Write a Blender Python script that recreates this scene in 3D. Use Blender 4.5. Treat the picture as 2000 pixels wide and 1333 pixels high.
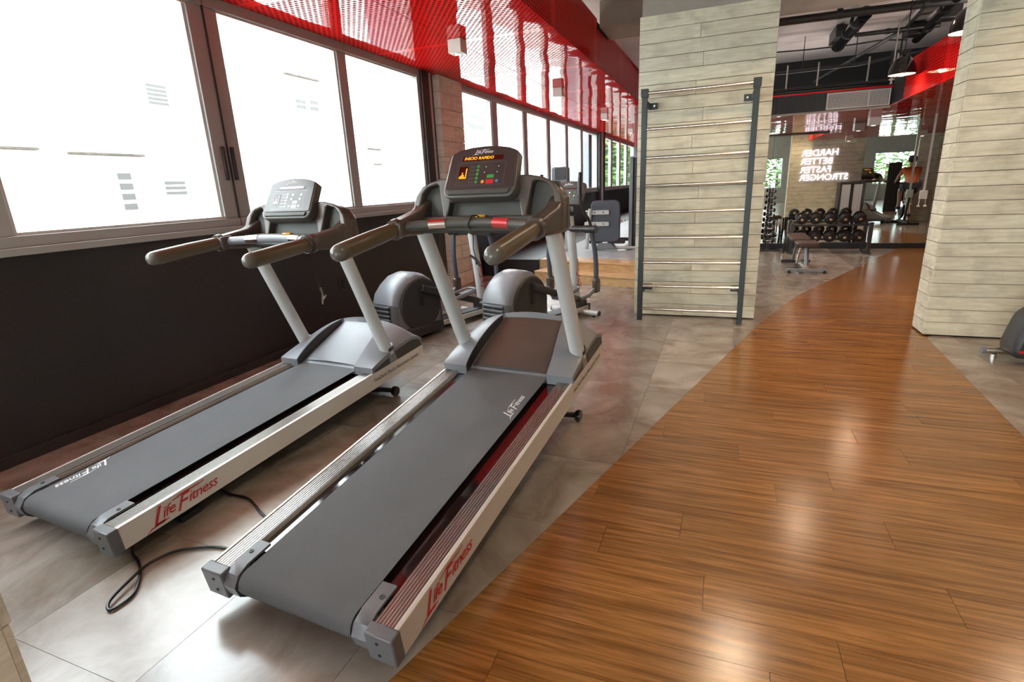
import bpy, bmesh, math, random
from mathutils import Vector, Matrix
random.seed(7)
for o in list(bpy.data.objects): bpy.data.objects.remove(o, do_unlink=True)
S = bpy.context.scene
COL = S.collection
PI = math.pi

# ------------------------------------------------------------------ camera
cd = bpy.data.cameras.new('camera'); cam = bpy.data.objects.new('camera', cd); COL.objects.link(cam)
F_PX, YAW, PITCH, ROLL, EYE = 1036.0, 0.381, 0.283, -0.045, 1.45
cd.sensor_width = 36.0; cd.lens = F_PX / 2000.0 * 36.0; cd.clip_start = 0.05; cd.clip_end = 300
_fw = Vector((-math.sin(YAW)*math.cos(PITCH), math.cos(YAW)*math.cos(PITCH), -math.sin(PITCH)))
_r = Vector((math.cos(YAW), math.sin(YAW), 0)); _u = _r.cross(_fw)
_r2 = _r*math.cos(ROLL) + _u*math.sin(ROLL); _u2 = _r2.cross(_fw)
cam.matrix_world = Matrix(((_r2.x, _u2.x, -_fw.x, 0), (_r2.y, _u2.y, -_fw.y, 0), (_r2.z, _u2.z, -_fw.z, EYE), (0, 0, 0, 1)))
S.camera = cam
# ------------------------------------------------------------------ world, exposure
W = bpy.data.worlds.new('overcast_sky'); S.world = W; W.use_nodes = True
wb = W.node_tree.nodes['Background']; wb.inputs[0].default_value = (0.84, 0.93, 1.0, 1); wb.inputs[1].default_value = 17.0
S.view_settings.view_transform = 'Standard'; S.view_settings.look = 'None'
S.view_settings.exposure = 0.35; S.view_settings.gamma = 1.0; S.view_settings.use_curve_mapping = False
PORTALS = [(-3.95, 0.5, 2.07, 13.2, 1.6), (-3.95, 12.7, 2.07, 9.8, 1.6), (-3.95, 21.2, 2.07, 6.5, 1.6), (-0.3, -8.25, 1.53, 6.1, 1.55), (7.7, -8.25, 1.53, 1.8, 1.55)]   # sampling guides in the window openings
for (x, y, z, ly, lz) in PORTALS:
    ld = bpy.data.lights.new('window_portal', 'AREA'); ld.shape = 'RECTANGLE'; ld.size = ly; ld.size_y = lz
    ld.cycles.is_portal = True
    lo = bpy.data.objects.new('window_portal', ld); COL.objects.link(lo); lo.location = (x, y, z)
    lo.rotation_euler = (PI/2, 0, -PI/2) if x < -3 else (PI/2, 0, 0)
WARM = (1.0, 0.74, 0.48)
CEIL_SPOT_POWER = 85.0; PENDANT_POWER = 30.0; CUBE_POWER = 14.0

# ------------------------------------------------------------------ materials
def nodes(m): return m.node_tree.nodes, m.node_tree.links
def mat(name, col, rough=0.5, metal=0.0, coat=0.0, bump=0.0, bscale=40.0, var=0.0, vscale=3.0, spec=0.5, coords='Object', emit=None, estr=0.0, coatr=0.05):
    m = bpy.data.materials.new(name); m.use_nodes = True
    N, L = nodes(m); b = N['Principled BSDF']
    b.inputs['Base Color'].default_value = (*col, 1); b.inputs['Roughness'].default_value = rough
    b.inputs['Metallic'].default_value = metal; b.inputs['Coat Weight'].default_value = coat
    b.inputs['Coat Roughness'].default_value = coatr
    b.inputs['Specular IOR Level'].default_value = spec
    if emit: b.inputs['Emission Color'].default_value = (*emit, 1); b.inputs['Emission Strength'].default_value = estr
    tc = N.new('ShaderNodeTexCoord')
    if bump:
        n = N.new('ShaderNodeTexNoise'); n.inputs['Scale'].default_value = bscale; n.inputs['Detail'].default_value = 4
        L.new(tc.outputs[coords], n.inputs['Vector'])
        bp = N.new('ShaderNodeBump'); bp.inputs['Strength'].default_value = bump; bp.inputs['Distance'].default_value = 0.01
        L.new(n.outputs['Fac'], bp.inputs['Height']); L.new(bp.outputs['Normal'], b.inputs['Normal'])
    if var:
        n2 = N.new('ShaderNodeTexNoise'); n2.inputs['Scale'].default_value = vscale; n2.inputs['Detail'].default_value = 5
        L.new(tc.outputs[coords], n2.inputs['Vector'])
        r = N.new('ShaderNodeMapRange'); r.inputs[1].default_value = 0.3; r.inputs[2].default_value = 0.7
        r.inputs[3].default_value = 1-var; r.inputs[4].default_value = 1+var
        L.new(n2.outputs['Fac'], r.inputs[0])
        mx = N.new('ShaderNodeVectorMath'); mx.operation = 'SCALE'; mx.inputs[0].default_value = col
        L.new(r.outputs[0], mx.inputs['Scale']); L.new(mx.outputs[0], b.inputs['Base Color'])
    return m
def math_node(N, L, op, a, b=None):
    n = N.new('ShaderNodeMath'); n.operation = op
    for i, v in enumerate((a, b)):
        if v is None: continue
        if isinstance(v, (int, float)): n.inputs[i].default_value = v
        else: L.new(v, n.inputs[i])
    return n.outputs[0]

def plank_mat(name, c1, c2, along='X', rough=0.3, crack=0.0, bump=0.15, tint=0.2, gscale=(1.2, 22, 22), coat=0.0, dirt=0.0, spec=0.5):
    m = bpy.data.materials.new(name); m.use_nodes = True; N, L = nodes(m); b = N['Principled BSDF']
    tc = N.new('ShaderNodeTexCoord'); oi = N.new('ShaderNodeObjectInfo')
    off = N.new('ShaderNodeVectorMath'); off.operation = 'SCALE'; off.inputs[0].default_value = (37.0, 53.0, 71.0)
    L.new(oi.outputs['Random'], off.inputs['Scale'])
    add = N.new('ShaderNodeVectorMath'); add.operation = 'ADD'
    L.new(tc.outputs['Object'], add.inputs[0]); L.new(off.outputs[0], add.inputs[1])
    sc = N.new('ShaderNodeVectorMath'); sc.operation = 'MULTIPLY'; sc.inputs[1].default_value = gscale
    L.new(add.outputs[0], sc.inputs[0])
    n = N.new('ShaderNodeTexNoise'); n.inputs['Scale'].default_value = 1.0; n.inputs['Detail'].default_value = 8; n.inputs['Roughness'].default_value = 0.62
    n.inputs['Distortion'].default_value = 0.6
    L.new(sc.outputs[0], n.inputs['Vector'])
    cr = N.new('ShaderNodeValToRGB'); cr.color_ramp.elements[0].position = 0.36; cr.color_ramp.elements[1].position = 0.66
    cr.color_ramp.elements[0].color = (*c1, 1); cr.color_ramp.elements[1].color = (*c2, 1)
    L.new(n.outputs['Fac'], cr.inputs[0])
    mr = N.new('ShaderNodeMapRange'); mr.inputs[3].default_value = 1-tint; mr.inputs[4].default_value = 1+tint
    L.new(oi.outputs['Random'], mr.inputs[0])
    vs = N.new('ShaderNodeVectorMath'); vs.operation = 'SCALE'; L.new(cr.outputs[0], vs.inputs[0]); L.new(mr.outputs[0], vs.inputs['Scale'])
    out = vs.outputs[0]
    if dirt:
        n3 = N.new('ShaderNodeTexNoise'); n3.inputs['Scale'].default_value = 4.5; n3.inputs['Detail'].default_value = 6
        L.new(add.outputs[0], n3.inputs['Vector'])
        m3 = N.new('ShaderNodeMapRange'); m3.inputs[1].default_value = 0.28; m3.inputs[2].default_value = 0.5; m3.inputs[3].default_value = 1-dirt; m3.inputs[4].default_value = 1.0
        L.new(n3.outputs['Fac'], m3.inputs[0])
        v3 = N.new('ShaderNodeVectorMath'); v3.operation = 'SCALE'; L.new(out, v3.inputs[0]); L.new(m3.outputs[0], v3.inputs['Scale']); out = v3.outputs[0]
    L.new(out, b.inputs['Base Color'])
    b.inputs['Roughness'].default_value = rough; b.inputs['Coat Weight'].default_value = coat; b.inputs['Coat Roughness'].default_value = 0.12; b.inputs['Specular IOR Level'].default_value = spec
    bp = N.new('ShaderNodeBump'); bp.inputs['Strength'].default_value = bump; bp.inputs['Distance'].default_value = 0.004
    L.new(n.outputs['Fac'], bp.inputs['Height']); L.new(bp.outputs['Normal'], b.inputs['Normal'])
    return m

def perforated(name, axes, pitch=0.050, rad=0.265, wave=0.5, col=(0.78, 0.010, 0.010), margin=None):
    """glossy red sheet; staggered round punchings darken where the plenum shows"""
    m = bpy.data.materials.new(name); m.use_nodes = True; N, L = nodes(m); b = N['Principled BSDF']
    tc = N.new('ShaderNodeTexCoord'); sp = N.new('ShaderNodeSeparateXYZ'); L.new(tc.outputs['Object'], sp.inputs[0])
    A = sp.outputs[axes[0]]; B = sp.outputs[axes[1]]
    a = math_node(N, L, 'DIVIDE', A, pitch*1.15); bb = math_node(N, L, 'DIVIDE', B, pitch*0.75)
    row = math_node(N, L, 'FLOOR', bb)
    half = math_node(N, L, 'MULTIPLY', math_node(N, L, 'FLOORED_MODULO', row, 2.0), 0.5)
    a2 = math_node(N, L, 'ADD', a, half)
    fa = math_node(N, L, 'SUBTRACT', math_node(N, L, 'FRACT', a2), 0.5)
    fb = math_node(N, L, 'SUBTRACT', math_node(N, L, 'FRACT', bb), 0.5)
    fb = math_node(N, L, 'MULTIPLY', fb, 0.68)
    d = math_node(N, L, 'SQRT', math_node(N, L, 'ADD', math_node(N, L, 'MULTIPLY', fa, fa), math_node(N, L, 'MULTIPLY', fb, fb)))
    hole = math_node(N, L, 'LESS_THAN', d, rad)
    if margin:   # plain borders round every panel
        ax, per, wd = margin
        for k in range(len(ax)):
            f = math_node(N, L, 'FRACT', math_node(N, L, 'DIVIDE', sp.outputs[ax[k]], per[k]))
            dd = math_node(N, L, 'ABSOLUTE', math_node(N, L, 'SUBTRACT', f, 0.5))
            ok = math_node(N, L, 'LESS_THAN', dd, 0.5 - wd/per[k])
            hole = math_node(N, L, 'MULTIPLY', hole, ok)
    mix = N.new('ShaderNodeMixShader'); dk = N.new('ShaderNodeBsdfDiffuse'); dk.inputs[0].default_value = (0.10, 0.010, 0.008, 1)
    L.new(hole, mix.inputs[0]); L.new(b.outputs[0], mix.inputs[1]); L.new(dk.outputs[0], mix.inputs[2])
    L.new(mix.outputs[0], N['Material Output'].inputs[0])
    b.inputs['Base Color'].default_value = (*col, 1); b.inputs['Roughness'].default_value = 0.10; b.inputs['Specular IOR Level'].default_value = 0.0
    b.inputs['Coat Weight'].default_value = 0.9; b.inputs['Coat Roughness'].default_value = 0.04; b.inputs['Coat IOR'].default_value = 1.42
    n = N.new('ShaderNodeTexNoise'); n.inputs['Scale'].default_value = 1.6; n.inputs['Detail'].default_value = 1
    L.new(tc.outputs['Object'], n.inputs['Vector'])
    bp = N.new('ShaderNodeBump'); bp.inputs['Strength'].default_value = wave; bp.inputs['Distance'].default_value = 0.02
    L.new(n.outputs['Fac'], bp.inputs['Height']); L.new(bp.outputs['Normal'], b.inputs['Normal']); L.new(bp.outputs['Normal'], b.inputs['Coat Normal'])
    return m

def emission(name, col, st):
    m = bpy.data.materials.new(name); m.use_nodes = True; N, L = nodes(m)
    N.remove(N['Principled BSDF']); e = N.new('ShaderNodeEmission'); e.inputs[0].default_value = (*col, 1); e.inputs[1].default_value = st
    L.new(e.outputs[0], N['Material Output'].inputs[0]); return m

M = {}
M['wood'] = plank_mat('oak_vinyl_plank', (0.145, 0.058, 0.013), (0.335, 0.152, 0.042), rough=0.19, bump=0.12, tint=0.10, gscale=(2.2, 52, 20), spec=0.6)
M['tile'] = plank_mat('mottled_vinyl_tile', (0.175, 0.135, 0.104), (0.31, 0.275, 0.24), rough=0.21, bump=0.10, tint=0.08, gscale=(3.2, 2.4, 2.4), spec=0.8)
M['tile2'] = plank_mat('mottled_vinyl_tile_pale', (0.20, 0.145, 0.105), (0.37, 0.325, 0.285), rough=0.26, bump=0.10, tint=0.08, gscale=(2.6, 3.4, 2.4), spec=0.8)
M['slab'] = mat('dark_adhesive', (0.10, 0.075, 0.06), 0.9)
M['board'] = plank_mat('whitewashed_board', (0.59, 0.535, 0.395), (0.75, 0.70, 0.54), rough=0.75, bump=0.6, tint=0.06, gscale=(4.0, 9, 38), dirt=0.28)
M['boardcol'] = plank_mat('cast_board', (0.70, 0.62, 0.50), (0.88, 0.80, 0.67), rough=0.8, bump=0.5, tint=0.06, gscale=(5, 3.0, 30), dirt=0.25)
M['joint'] = mat('dark_joint', (0.05, 0.04, 0.03), 0.9)
M['darkwall'] = mat('charcoal_brown_wall', (0.021, 0.015, 0.014), 0.42, bump=0.35, bscale=18, var=0.2, vscale=1.2)
M['alu'] = mat('bronze_anodised_frame', (0.38, 0.40, 0.375), 0.40, metal=0.1, bump=0.02, bscale=90)
M['alud'] = mat('dark_frame', (0.05, 0.045, 0.04), 0.4, metal=0.3)
M['concrete'] = mat('bare_concrete', (0.36, 0.32, 0.27), 0.8, bump=0.3, bscale=12, var=0.18, vscale=1.5)
M['ceilpaint'] = mat('lilac_grey_ceiling', (0.60, 0.54, 0.53), 0.8, bump=0.3, bscale=8, var=0.2, vscale=0.9)
M['plaster'] = mat('pale_plaster', (0.50, 0.47, 0.40), 0.8, bump=0.2, bscale=10, var=0.08)
M['outside'] = mat('grey_outer_render', (0.30, 0.31, 0.33), 0.9, var=0.05)
M['black'] = mat('black_paint', (0.012, 0.011, 0.011), 0.42, bump=0.05, bscale=60)
M['blackm'] = mat('black_matt', (0.010, 0.010, 0.010), 0.8)
M['blackgl'] = mat('black_gloss', (0.012, 0.011, 0.012), 0.15, coat=0.6)
M['redsoffit'] = perforated('red_perforated_soffit', (0, 1), margin=((1,), (1.9,), 0.045))
M['redfascia'] = perforated('red_perforated_fascia', (1, 2), pitch=0.045, wave=0.15, margin=((1,), (1.9,), 0.07))
M['redplain'] = mat('red_gloss_metal', (0.60, 0.008, 0.012), 0.12, coat=1.0)
M['greymet'] = mat('dark_green_black_steel', (0.018, 0.024, 0.021), 0.38, metal=0.0, bump=0.03)
M['cap'] = mat('mid_grey_moulding', (0.105, 0.105, 0.11), 0.36, bump=0.03, bscale=200)
M['steel'] = mat('brushed_steel', (0.72, 0.66, 0.56), 0.24, metal=1.0)
M['chrome'] = mat('chrome', (0.8, 0.78, 0.76), 0.10, metal=1.0)
M['whitebox'] = mat('white_enamel', (0.72, 0.69, 0.62), 0.4)
M['mirror'] = mat('silvered_mirror', (0.74, 0.78, 0.75), 0.0, metal=1.0)
M['lampglow'] = emission('warm_lamp_glow', (1.0, 0.72, 0.42), 7.0)
M['downglow'] = emission('downlight_glow', (1.0, 0.93, 0.8), 12.0)
M['neon'] = emission('pink_white_neon', (1.0, 0.80, 0.95), 2.4)
M['facade'] = mat('white_render_wall', (0.80, 0.79, 0.77), 0.9, var=0.03)
M['shutter'] = mat('grey_shutter', (0.045, 0.04, 0.035), 0.7)
M['ledge'] = mat('weathered_ledge', (0.05, 0.038, 0.028), 0.9, var=0.4, vscale=6)
M['leaf'] = mat('green_leaves', (0.10, 0.17, 0.05), 0.6, var=0.4, vscale=2)
M['bark'] = mat('bark', (0.08, 0.05, 0.03), 0.9)
M['ground'] = mat('pale_paving', (0.35, 0.33, 0.30), 0.9, var=0.1)
M['stepwood'] = plank_mat('pale_pine_step', (0.50, 0.28, 0.12), (0.66, 0.42, 0.20), rough=0.3, bump=0.05, tint=0.03)
M['platform'] = mat('pale_platform_vinyl', (0.42, 0.42, 0.42), 0.25, var=0.08)
# machines
M['grey'] = mat('silver_grey_plastic', (0.185, 0.19, 0.205), 0.36, bump=0.03, bscale=200)
M['warmgrey'] = mat('warm_dark_grey_plastic', (0.085, 0.064, 0.051), 0.30, bump=0.03, bscale=250)
M['charcoal'] = mat('charcoal_plastic', (0.032, 0.029, 0.028), 0.42, bump=0.04, bscale=250)
M['pocket'] = mat('grey_green_tray', (0.062, 0.060, 0.048), 0.55)
M['offwhite'] = mat('pearl_white_tube', (0.55, 0.55, 0.53), 0.30, coat=0.3)
M['railwhite'] = mat('satin_aluminium_rail', (0.62, 0.59, 0.54), 0.38, metal=0.35)
M['railtop'] = mat('grooved_metal_strip', (0.20, 0.19, 0.19), 0.27, metal=0.8)
M['ridge'] = mat('bright_rail_ridge', (0.60, 0.56, 0.52), 0.3, metal=0.8)
M['deck'] = mat('polished_deck', (0.012, 0.006, 0.006), 0.08, coat=1.0)
M['belt'] = mat('running_belt', (0.075, 0.073, 0.074), 0.50, bump=0.5, bscale=420, var=0.10, vscale=4)
M['grip'] = mat('dark_rubber_grip', (0.11, 0.082, 0.045), 0.30, bump=0.03, bscale=300)  # base colour warmed to carry the lamp's golden highlight
M['gripend'] = mat('grip_end_cap', (0.13, 0.12, 0.10), 0.25)
M['bezel'] = mat('console_bezel', (0.09, 0.085, 0.075), 0.32)
M['conface'] = mat('console_face', (0.045, 0.036, 0.032), 0.32, coat=0.12)
M['redink'] = mat('red_print', (0.50, 0.010, 0.015), 0.4)
M['whiteink_glare'] = mat('white_print_and_glare', (0.75, 0.73, 0.70), 0.5)  # real print, and also painted window glare on the unlit console
M['greyink'] = mat('grey_print', (0.12, 0.12, 0.12), 0.5)
M['led'] = emission('orange_led', (1.0, 0.36, 0.02), 1.6)
M['ledwin'] = mat('led_window', (0.05, 0.006, 0.004), 0.2)
M['green'] = mat('green_key', (0.04, 0.32, 0.07), 0.35)
M['redkey'] = mat('red_key', (0.6, 0.02, 0.02), 0.35)
M['yellow'] = mat('yellow_key', (0.75, 0.38, 0.03), 0.35)
M['blue'] = mat('blue_key', (0.10, 0.22, 0.42), 0.35)
M['keyblack'] = mat('black_key', (0.008, 0.008, 0.008), 0.4)
M['sensor'] = mat('steel_hand_sensor', (0.75, 0.68, 0.64), 0.22, metal=1.0)
M['sensorreflect'] = mat('sensor_red_reflection', (0.55, 0.05, 0.05), 0.3, metal=0.3)  # red reflection painted into the metal sensor plate's colour
M['pad'] = mat('padding_slate', (0.07, 0.075, 0.095), 0.5, bump=0.1, bscale=80)
M['padb'] = mat('padding_brown', (0.045, 0.022, 0.014), 0.4, bump=0.05, bscale=80)
M['iron'] = mat('black_iron', (0.010, 0.009, 0.009), 0.28, coat=0.3)
M['goldchr'] = mat('dumbbell_end', (0.60, 0.52, 0.42), 0.25, metal=1.0)
M['skin'] = mat('skin', (0.45, 0.24, 0.15), 0.5)
M['orange'] = mat('orange_shirt', (0.55, 0.13, 0.04), 0.8)
M['darkcloth'] = mat('dark_cloth', (0.02, 0.02, 0.025), 0.9)
M['hair'] = mat('dark_hair', (0.02, 0.012, 0.008), 0.6)
M['strapw'] = mat('white_strap', (0.65, 0.66, 0.60), 0.7)
M['panelgrey'] = mat('pale_shroud', (0.38, 0.36, 0.38), 0.4)
M['cord'] = mat('black_cord', (0.008, 0.008, 0.008), 0.35)
M['grille'] = mat('grille_white', (0.62, 0.60, 0.56), 0.5)
def glass_mat():
    m = bpy.data.materials.new('window_glass'); m.use_nodes = True; N, L = nodes(m); N.remove(N['Principled BSDF'])
    t = N.new('ShaderNodeBsdfTransparent'); t.inputs[0].default_value = (0.95, 0.97, 0.96, 1)
    g = N.new('ShaderNodeBsdfGlossy'); g.inputs['Roughness'].default_value = 0.0
    lw = N.new('ShaderNodeLayerWeight'); lw.inputs[0].default_value = 0.5
    f5 = math_node(N, L, 'POWER', lw.outputs['Facing'], 4.0); f = math_node(N, L, 'ADD', math_node(N, L, 'MULTIPLY', f5, 0.7), 0.035); mx = N.new('ShaderNodeMixShader')
    L.new(f, mx.inputs[0]); L.new(t.outputs[0], mx.inputs[1]); L.new(g.outputs[0], mx.inputs[2]); L.new(mx.outputs[0], N['Material Output'].inputs[0]); return m
M['glass'] = glass_mat()

# ------------------------------------------------------------------ mesh builder
class MB:
    def __init__(s): s.v = []; s.f = []; s.X = Matrix.Identity(4)
    def add(s, vs, fs):
        k = len(s.v); s.v += [tuple(s.X @ Vector(p)) for p in vs]; s.f += [tuple(i+k for i in f) for f in fs]; return s
    def box(s, x0, x1, y0, y1, z0, z1):
        vs = [(x, y, z) for x in (x0, x1) for y in (y0, y1) for z in (z0, z1)]
        return s.add(vs, [(0, 1, 3, 2), (4, 6, 7, 5), (0, 4, 5, 1), (2, 3, 7, 6), (0, 2, 6, 4), (1, 5, 7, 3)])
    def prism(s, pts, axis, a, b):
        """extrude a 2D outline along axis ('x': pts are (y,z), 'y': (x,z), 'z': (x,y))"""
        n = len(pts)
        def P(p, t): return {'x': (t, p[0], p[1]), 'y': (p[0], t, p[1]), 'z': (p[0], p[1], t)}[axis]
        vs = [P(p, a) for p in pts] + [P(p, b) for p in pts]
        fs = [tuple(range(n))[::-1], tuple(range(n, 2*n))] + [(i, (i+1) % n, n+(i+1) % n, n+i) for i in range(n)]
        return s.add(vs, fs)
    def tube(s, pts, r, n=12, cap=True, rz=None):
        pts = [Vector(p) for p in pts]; R = r if isinstance(r, (list, tuple)) else [r]*len(pts)
        vs = []; up = None
        for i, p in enumerate(pts):
            t = (pts[min(i+1, len(pts)-1)] - pts[max(i-1, 0)]).normalized()
            if up is None: up = Vector((0, 0, 1)) if abs(t.z) < 0.9 else Vector((0, 1, 0))
            a = t.cross(up).normalized(); b = a.cross(t).normalized(); up = b
            for k in range(n):
                q = 2*PI*k/n; vs.append(p + (a*math.cos(q) + b*math.sin(q)*(rz or 1))*R[i])
        fs = [(i*n+k, i*n+(k+1) % n, (i+1)*n+(k+1) % n, (i+1)*n+k) for i in range(len(pts)-1) for k in range(n)]
        if cap: fs += [tuple(range(n))[::-1], tuple(range((len(pts)-1)*n, len(pts)*n))]
        return s.add(vs, fs)
    def cyl(s, a, b, r, n=20): return s.tube([a, b], r, n)
    def capsule_end(s, c, d, r, n=14, m=5):
        c = Vector(c); d = Vector(d).normalized()
        return s.tube([c + d*r*math.sin(PI/2*i/m) for i in range(m+1)], [max(r*math.cos(PI/2*i/m), 0.0008) for i in range(m+1)], n)
    def lathe(s, prof, c=(0, 0, 0), n=24, axis='z', caps=True):
        vs = []
        for (r, h) in prof:
            for k in range(n):
                q = 2*PI*k/n; a, b = r*math.cos(q), r*math.sin(q)
                vs.append({'z': (c[0]+a, c[1]+b, c[2]+h), 'y': (c[0]+a, c[1]+h, c[2]+b), 'x': (c[0]+h, c[1]+a, c[2]+b)}[axis])
        m = len(prof)
        fs = [(i*n+k, i*n+(k+1) % n, (i+1)*n+(k+1) % n, (i+1)*n+k) for i in range(m-1) for k in range(n)]
        if caps: fs += [tuple(range(n))[::-1], tuple(range((m-1)*n, m*n))]
        return s.add(vs, fs)
    def grid(s, rows):
        n = len(rows[0]); vs = [p for r in rows for p in r]
        return s.add(vs, [(i*n+k, i*n+k+1, (i+1)*n+k+1, (i+1)*n+k) for i in range(len(rows)-1) for k in range(n-1)])
    def build(s, name, m, parent=None, bevel=0.0, smooth=True, seg=2, ang=35, loc=None):
        me = bpy.data.meshes.new(name); me.from_pydata(s.v, [], s.f)
        bm = bmesh.new(); bm.from_mesh(me); bmesh.ops.recalc_face_normals(bm, faces=bm.faces); bm.to_mesh(me); bm.free()
        me.materials.append(m)
        if smooth:
            me.polygons.foreach_set('use_smooth', [True]*len(me.polygons)); me.set_sharp_from_angle(angle=math.radians(ang))
        o = bpy.data.objects.new(name, me); COL.objects.link(o)
        if parent: o.parent = parent
        if loc: o.location = loc
        if bevel:
            b = o.modifiers.new('bevel', 'BEVEL'); b.width = bevel; b.segments = seg; b.limit_method = 'ANGLE'; b.angle_limit = math.radians(30)
        return o
def plate(outline, holes, t, axis_m):
    """flat plate with holes, local xy outline, extruded by t along local z, mapped by matrix"""
    bm = bmesh.new(); es = []
    for loop in [outline] + holes:
        vs = [bm.verts.new((p[0], p[1], 0)) for p in loop]
        es += [bm.edges.new((vs[i], vs[(i+1) % len(vs)])) for i in range(len(vs))]
    bmesh.ops.triangle_fill(bm, edges=es, use_beauty=True)
    g = bmesh.ops.extrude_face_region(bm, geom=bm.faces[:])
    for v in [x for x in g['geom'] if isinstance(x, bmesh.types.BMVert)]: v.co.z += t
    bmesh.ops.transform(bm, matrix=axis_m, verts=bm.verts)
    mb = MB(); bm.verts.index_update()
    mb.v = [tuple(v.co) for v in bm.verts]; mb.f = [tuple(v.index for v in f.verts) for f in bm.faces]; bm.free()
    return mb
def rrect(x0, x1, y0, y1, r, n=5):
    if not isinstance(r, (list, tuple)): r = [r]*4
    out = []
    for (cx, cy, a0, rr) in ((x1, y1, 0, r[0]), (x0, y1, PI/2, r[1]), (x0, y0, PI, r[2]), (x1, y0, 1.5*PI, r[3])):
        sx = -1 if cx == x1 else 1; sy = -1 if cy == y1 else 1
        for i in range(n+1):
            q = a0 + PI/2*i/n; out.append((cx + sx*rr + rr*math.cos(q), cy + sy*rr + rr*math.sin(q)))
    return out
def tag(o, label=None, cat=None, group=None, kind=None):
    if label: o['label'] = label
    if cat: o['category'] = cat
    if group: o['group'] = group
    if kind: o['kind'] = kind
    return o
def thing(name, loc=(0, 0, 0), rot=(0, 0, 0), label=None, cat=None, group=None):
    o = bpy.data.objects.new(name, None); COL.objects.link(o); o.location = loc; o.rotation_euler = rot; o.empty_display_size = 0.2
    return tag(o, label, cat, group)
def dup(root, loc=None, rot=None, label=None, group=None, scale=None):
    def cp(o, p):
        c = o.copy(); COL.objects.link(c)
        if p is not None: c.parent = p
        for ch in list(o.children): cp(ch, c)
        return c
    r = cp(root, None)
    if loc is not None: r.location = loc
    if rot is not None: r.rotation_euler = rot
    if scale: r.scale = scale
    if label: r['label'] = label
    if group: r['group'] = group
    return r
_tc = {}
def text(body, size, m, parent, mtx, name='lettering', shear=0.0, extrude=0.0006, offset=0.0, align='CENTER', sx=1.0, spacing=1.0):
    key = (body, size, shear, extrude, offset, align, sx, spacing, m.name)
    if key not in _tc:
        cu = bpy.data.curves.new('t', 'FONT'); cu.body = body; cu.size = size; cu.shear = shear; cu.extrude = extrude; cu.offset = offset
        cu.align_x = align; cu.align_y = 'CENTER'; cu.resolution_u = 3; cu.space_character = spacing; cu.space_line = 1.0
        t = bpy.data.objects.new('t', cu); COL.objects.link(t)
        bpy.context.view_layer.update()
        me = bpy.data.meshes.new_from_object(t.evaluated_get(bpy.context.evaluated_depsgraph_get()))
        bpy.data.objects.remove(t); me.materials.clear(); me.materials.append(m)
        if sx != 1.0: me.transform(Matrix.Diagonal((sx, 1, 1, 1)))
        me.name = name; _tc[key] = me
    o = bpy.data.objects.new(name, _tc[key]); COL.objects.link(o)
    if parent: o.parent = parent
    o.matrix_local = mtx
    return o
_lg = {}
def logo(size, m, parent, mtx, name='lettering', extrude=0.0004):
    """slanted brush-like two word mark: tall initials, long foot under the first one, long bar on the second"""
    key = (size, extrude, m.name)
    if key not in _lg:
        V_, F_ = [], []
        def put(body, sz, x, y, shear=0.42, off=0.0):
            cu = bpy.data.curves.new('t', 'FONT'); cu.body = body; cu.size = sz; cu.shear = shear; cu.extrude = extrude; cu.offset = off; cu.resolution_u = 2; cu.space_character = 0.92
            t = bpy.data.objects.new('t', cu); COL.objects.link(t); bpy.context.view_layer.update()
            me = bpy.data.meshes.new_from_object(t.evaluated_get(bpy.context.evaluated_depsgraph_get())); bpy.data.objects.remove(t)
            k = len(V_); V_.extend([(v.co.x+x, v.co.y+y, v.co.z) for v in me.vertices]); F_.extend([tuple(i+k for i in p.vertices) for p in me.polygons])
            w = max(v.co.x for v in me.vertices) + x; bpy.data.meshes.remove(me); return w
        def stroke(pts, th):
            n = len(pts); k = len(V_)
            for i, (x, y) in enumerate(pts):
                a = th*(0.35+0.65*math.sin(PI*(i+0.5)/n)); V_.extend([(x, y-a/2, extrude), (x, y+a/2, extrude)])
            F_.extend([(k+2*i, k+2*i+2, k+2*i+3, k+2*i+1) for i in range(n-1)])
        s_ = size
        x = put('L', s_*1.45, 0, -0.22*s_, 0.5); x = put('ife', s_*0.86, x-0.16*s_, 0, 0.4)
        x2 = put('F', s_*1.25, x-0.05*s_, -0.18*s_, 0.5); x3 = put('itness', s_*0.86, x2-0.22*s_, 0, 0.4)
        stroke([(-0.30*s_, -0.36*s_), (-0.05*s_, -0.22*s_), (0.4*s_, -0.18*s_), (0.95*s_, -0.17*s_)], 0.075*s_)
        stroke([(x-0.1*s_, 0.62*s_), (x+0.5*s_, 0.72*s_), (x2+0.5*s_, 0.70*s_), (x2+0.9*s_, 0.74*s_)], 0.07*s_)
        me = bpy.data.meshes.new(name); me.from_pydata([(v[0]-x3/2, v[1]-0.22*s_, v[2]) for v in V_], [], F_); me.materials.append(m); _lg[key] = me
    o = bpy.data.objects.new(name, _lg[key]); COL.objects.link(o); o.parent = parent; o.matrix_local = mtx
    return o
def frame_m(origin, xa, ya):
    xa = Vector(xa).normalized(); ya = Vector(ya); ya = (ya - xa*ya.dot(xa)).normalized(); za = xa.cross(ya)
    m = Matrix((xa, ya, za)).transposed().to_4x4(); m.translation = Vector(origin); return m

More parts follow.
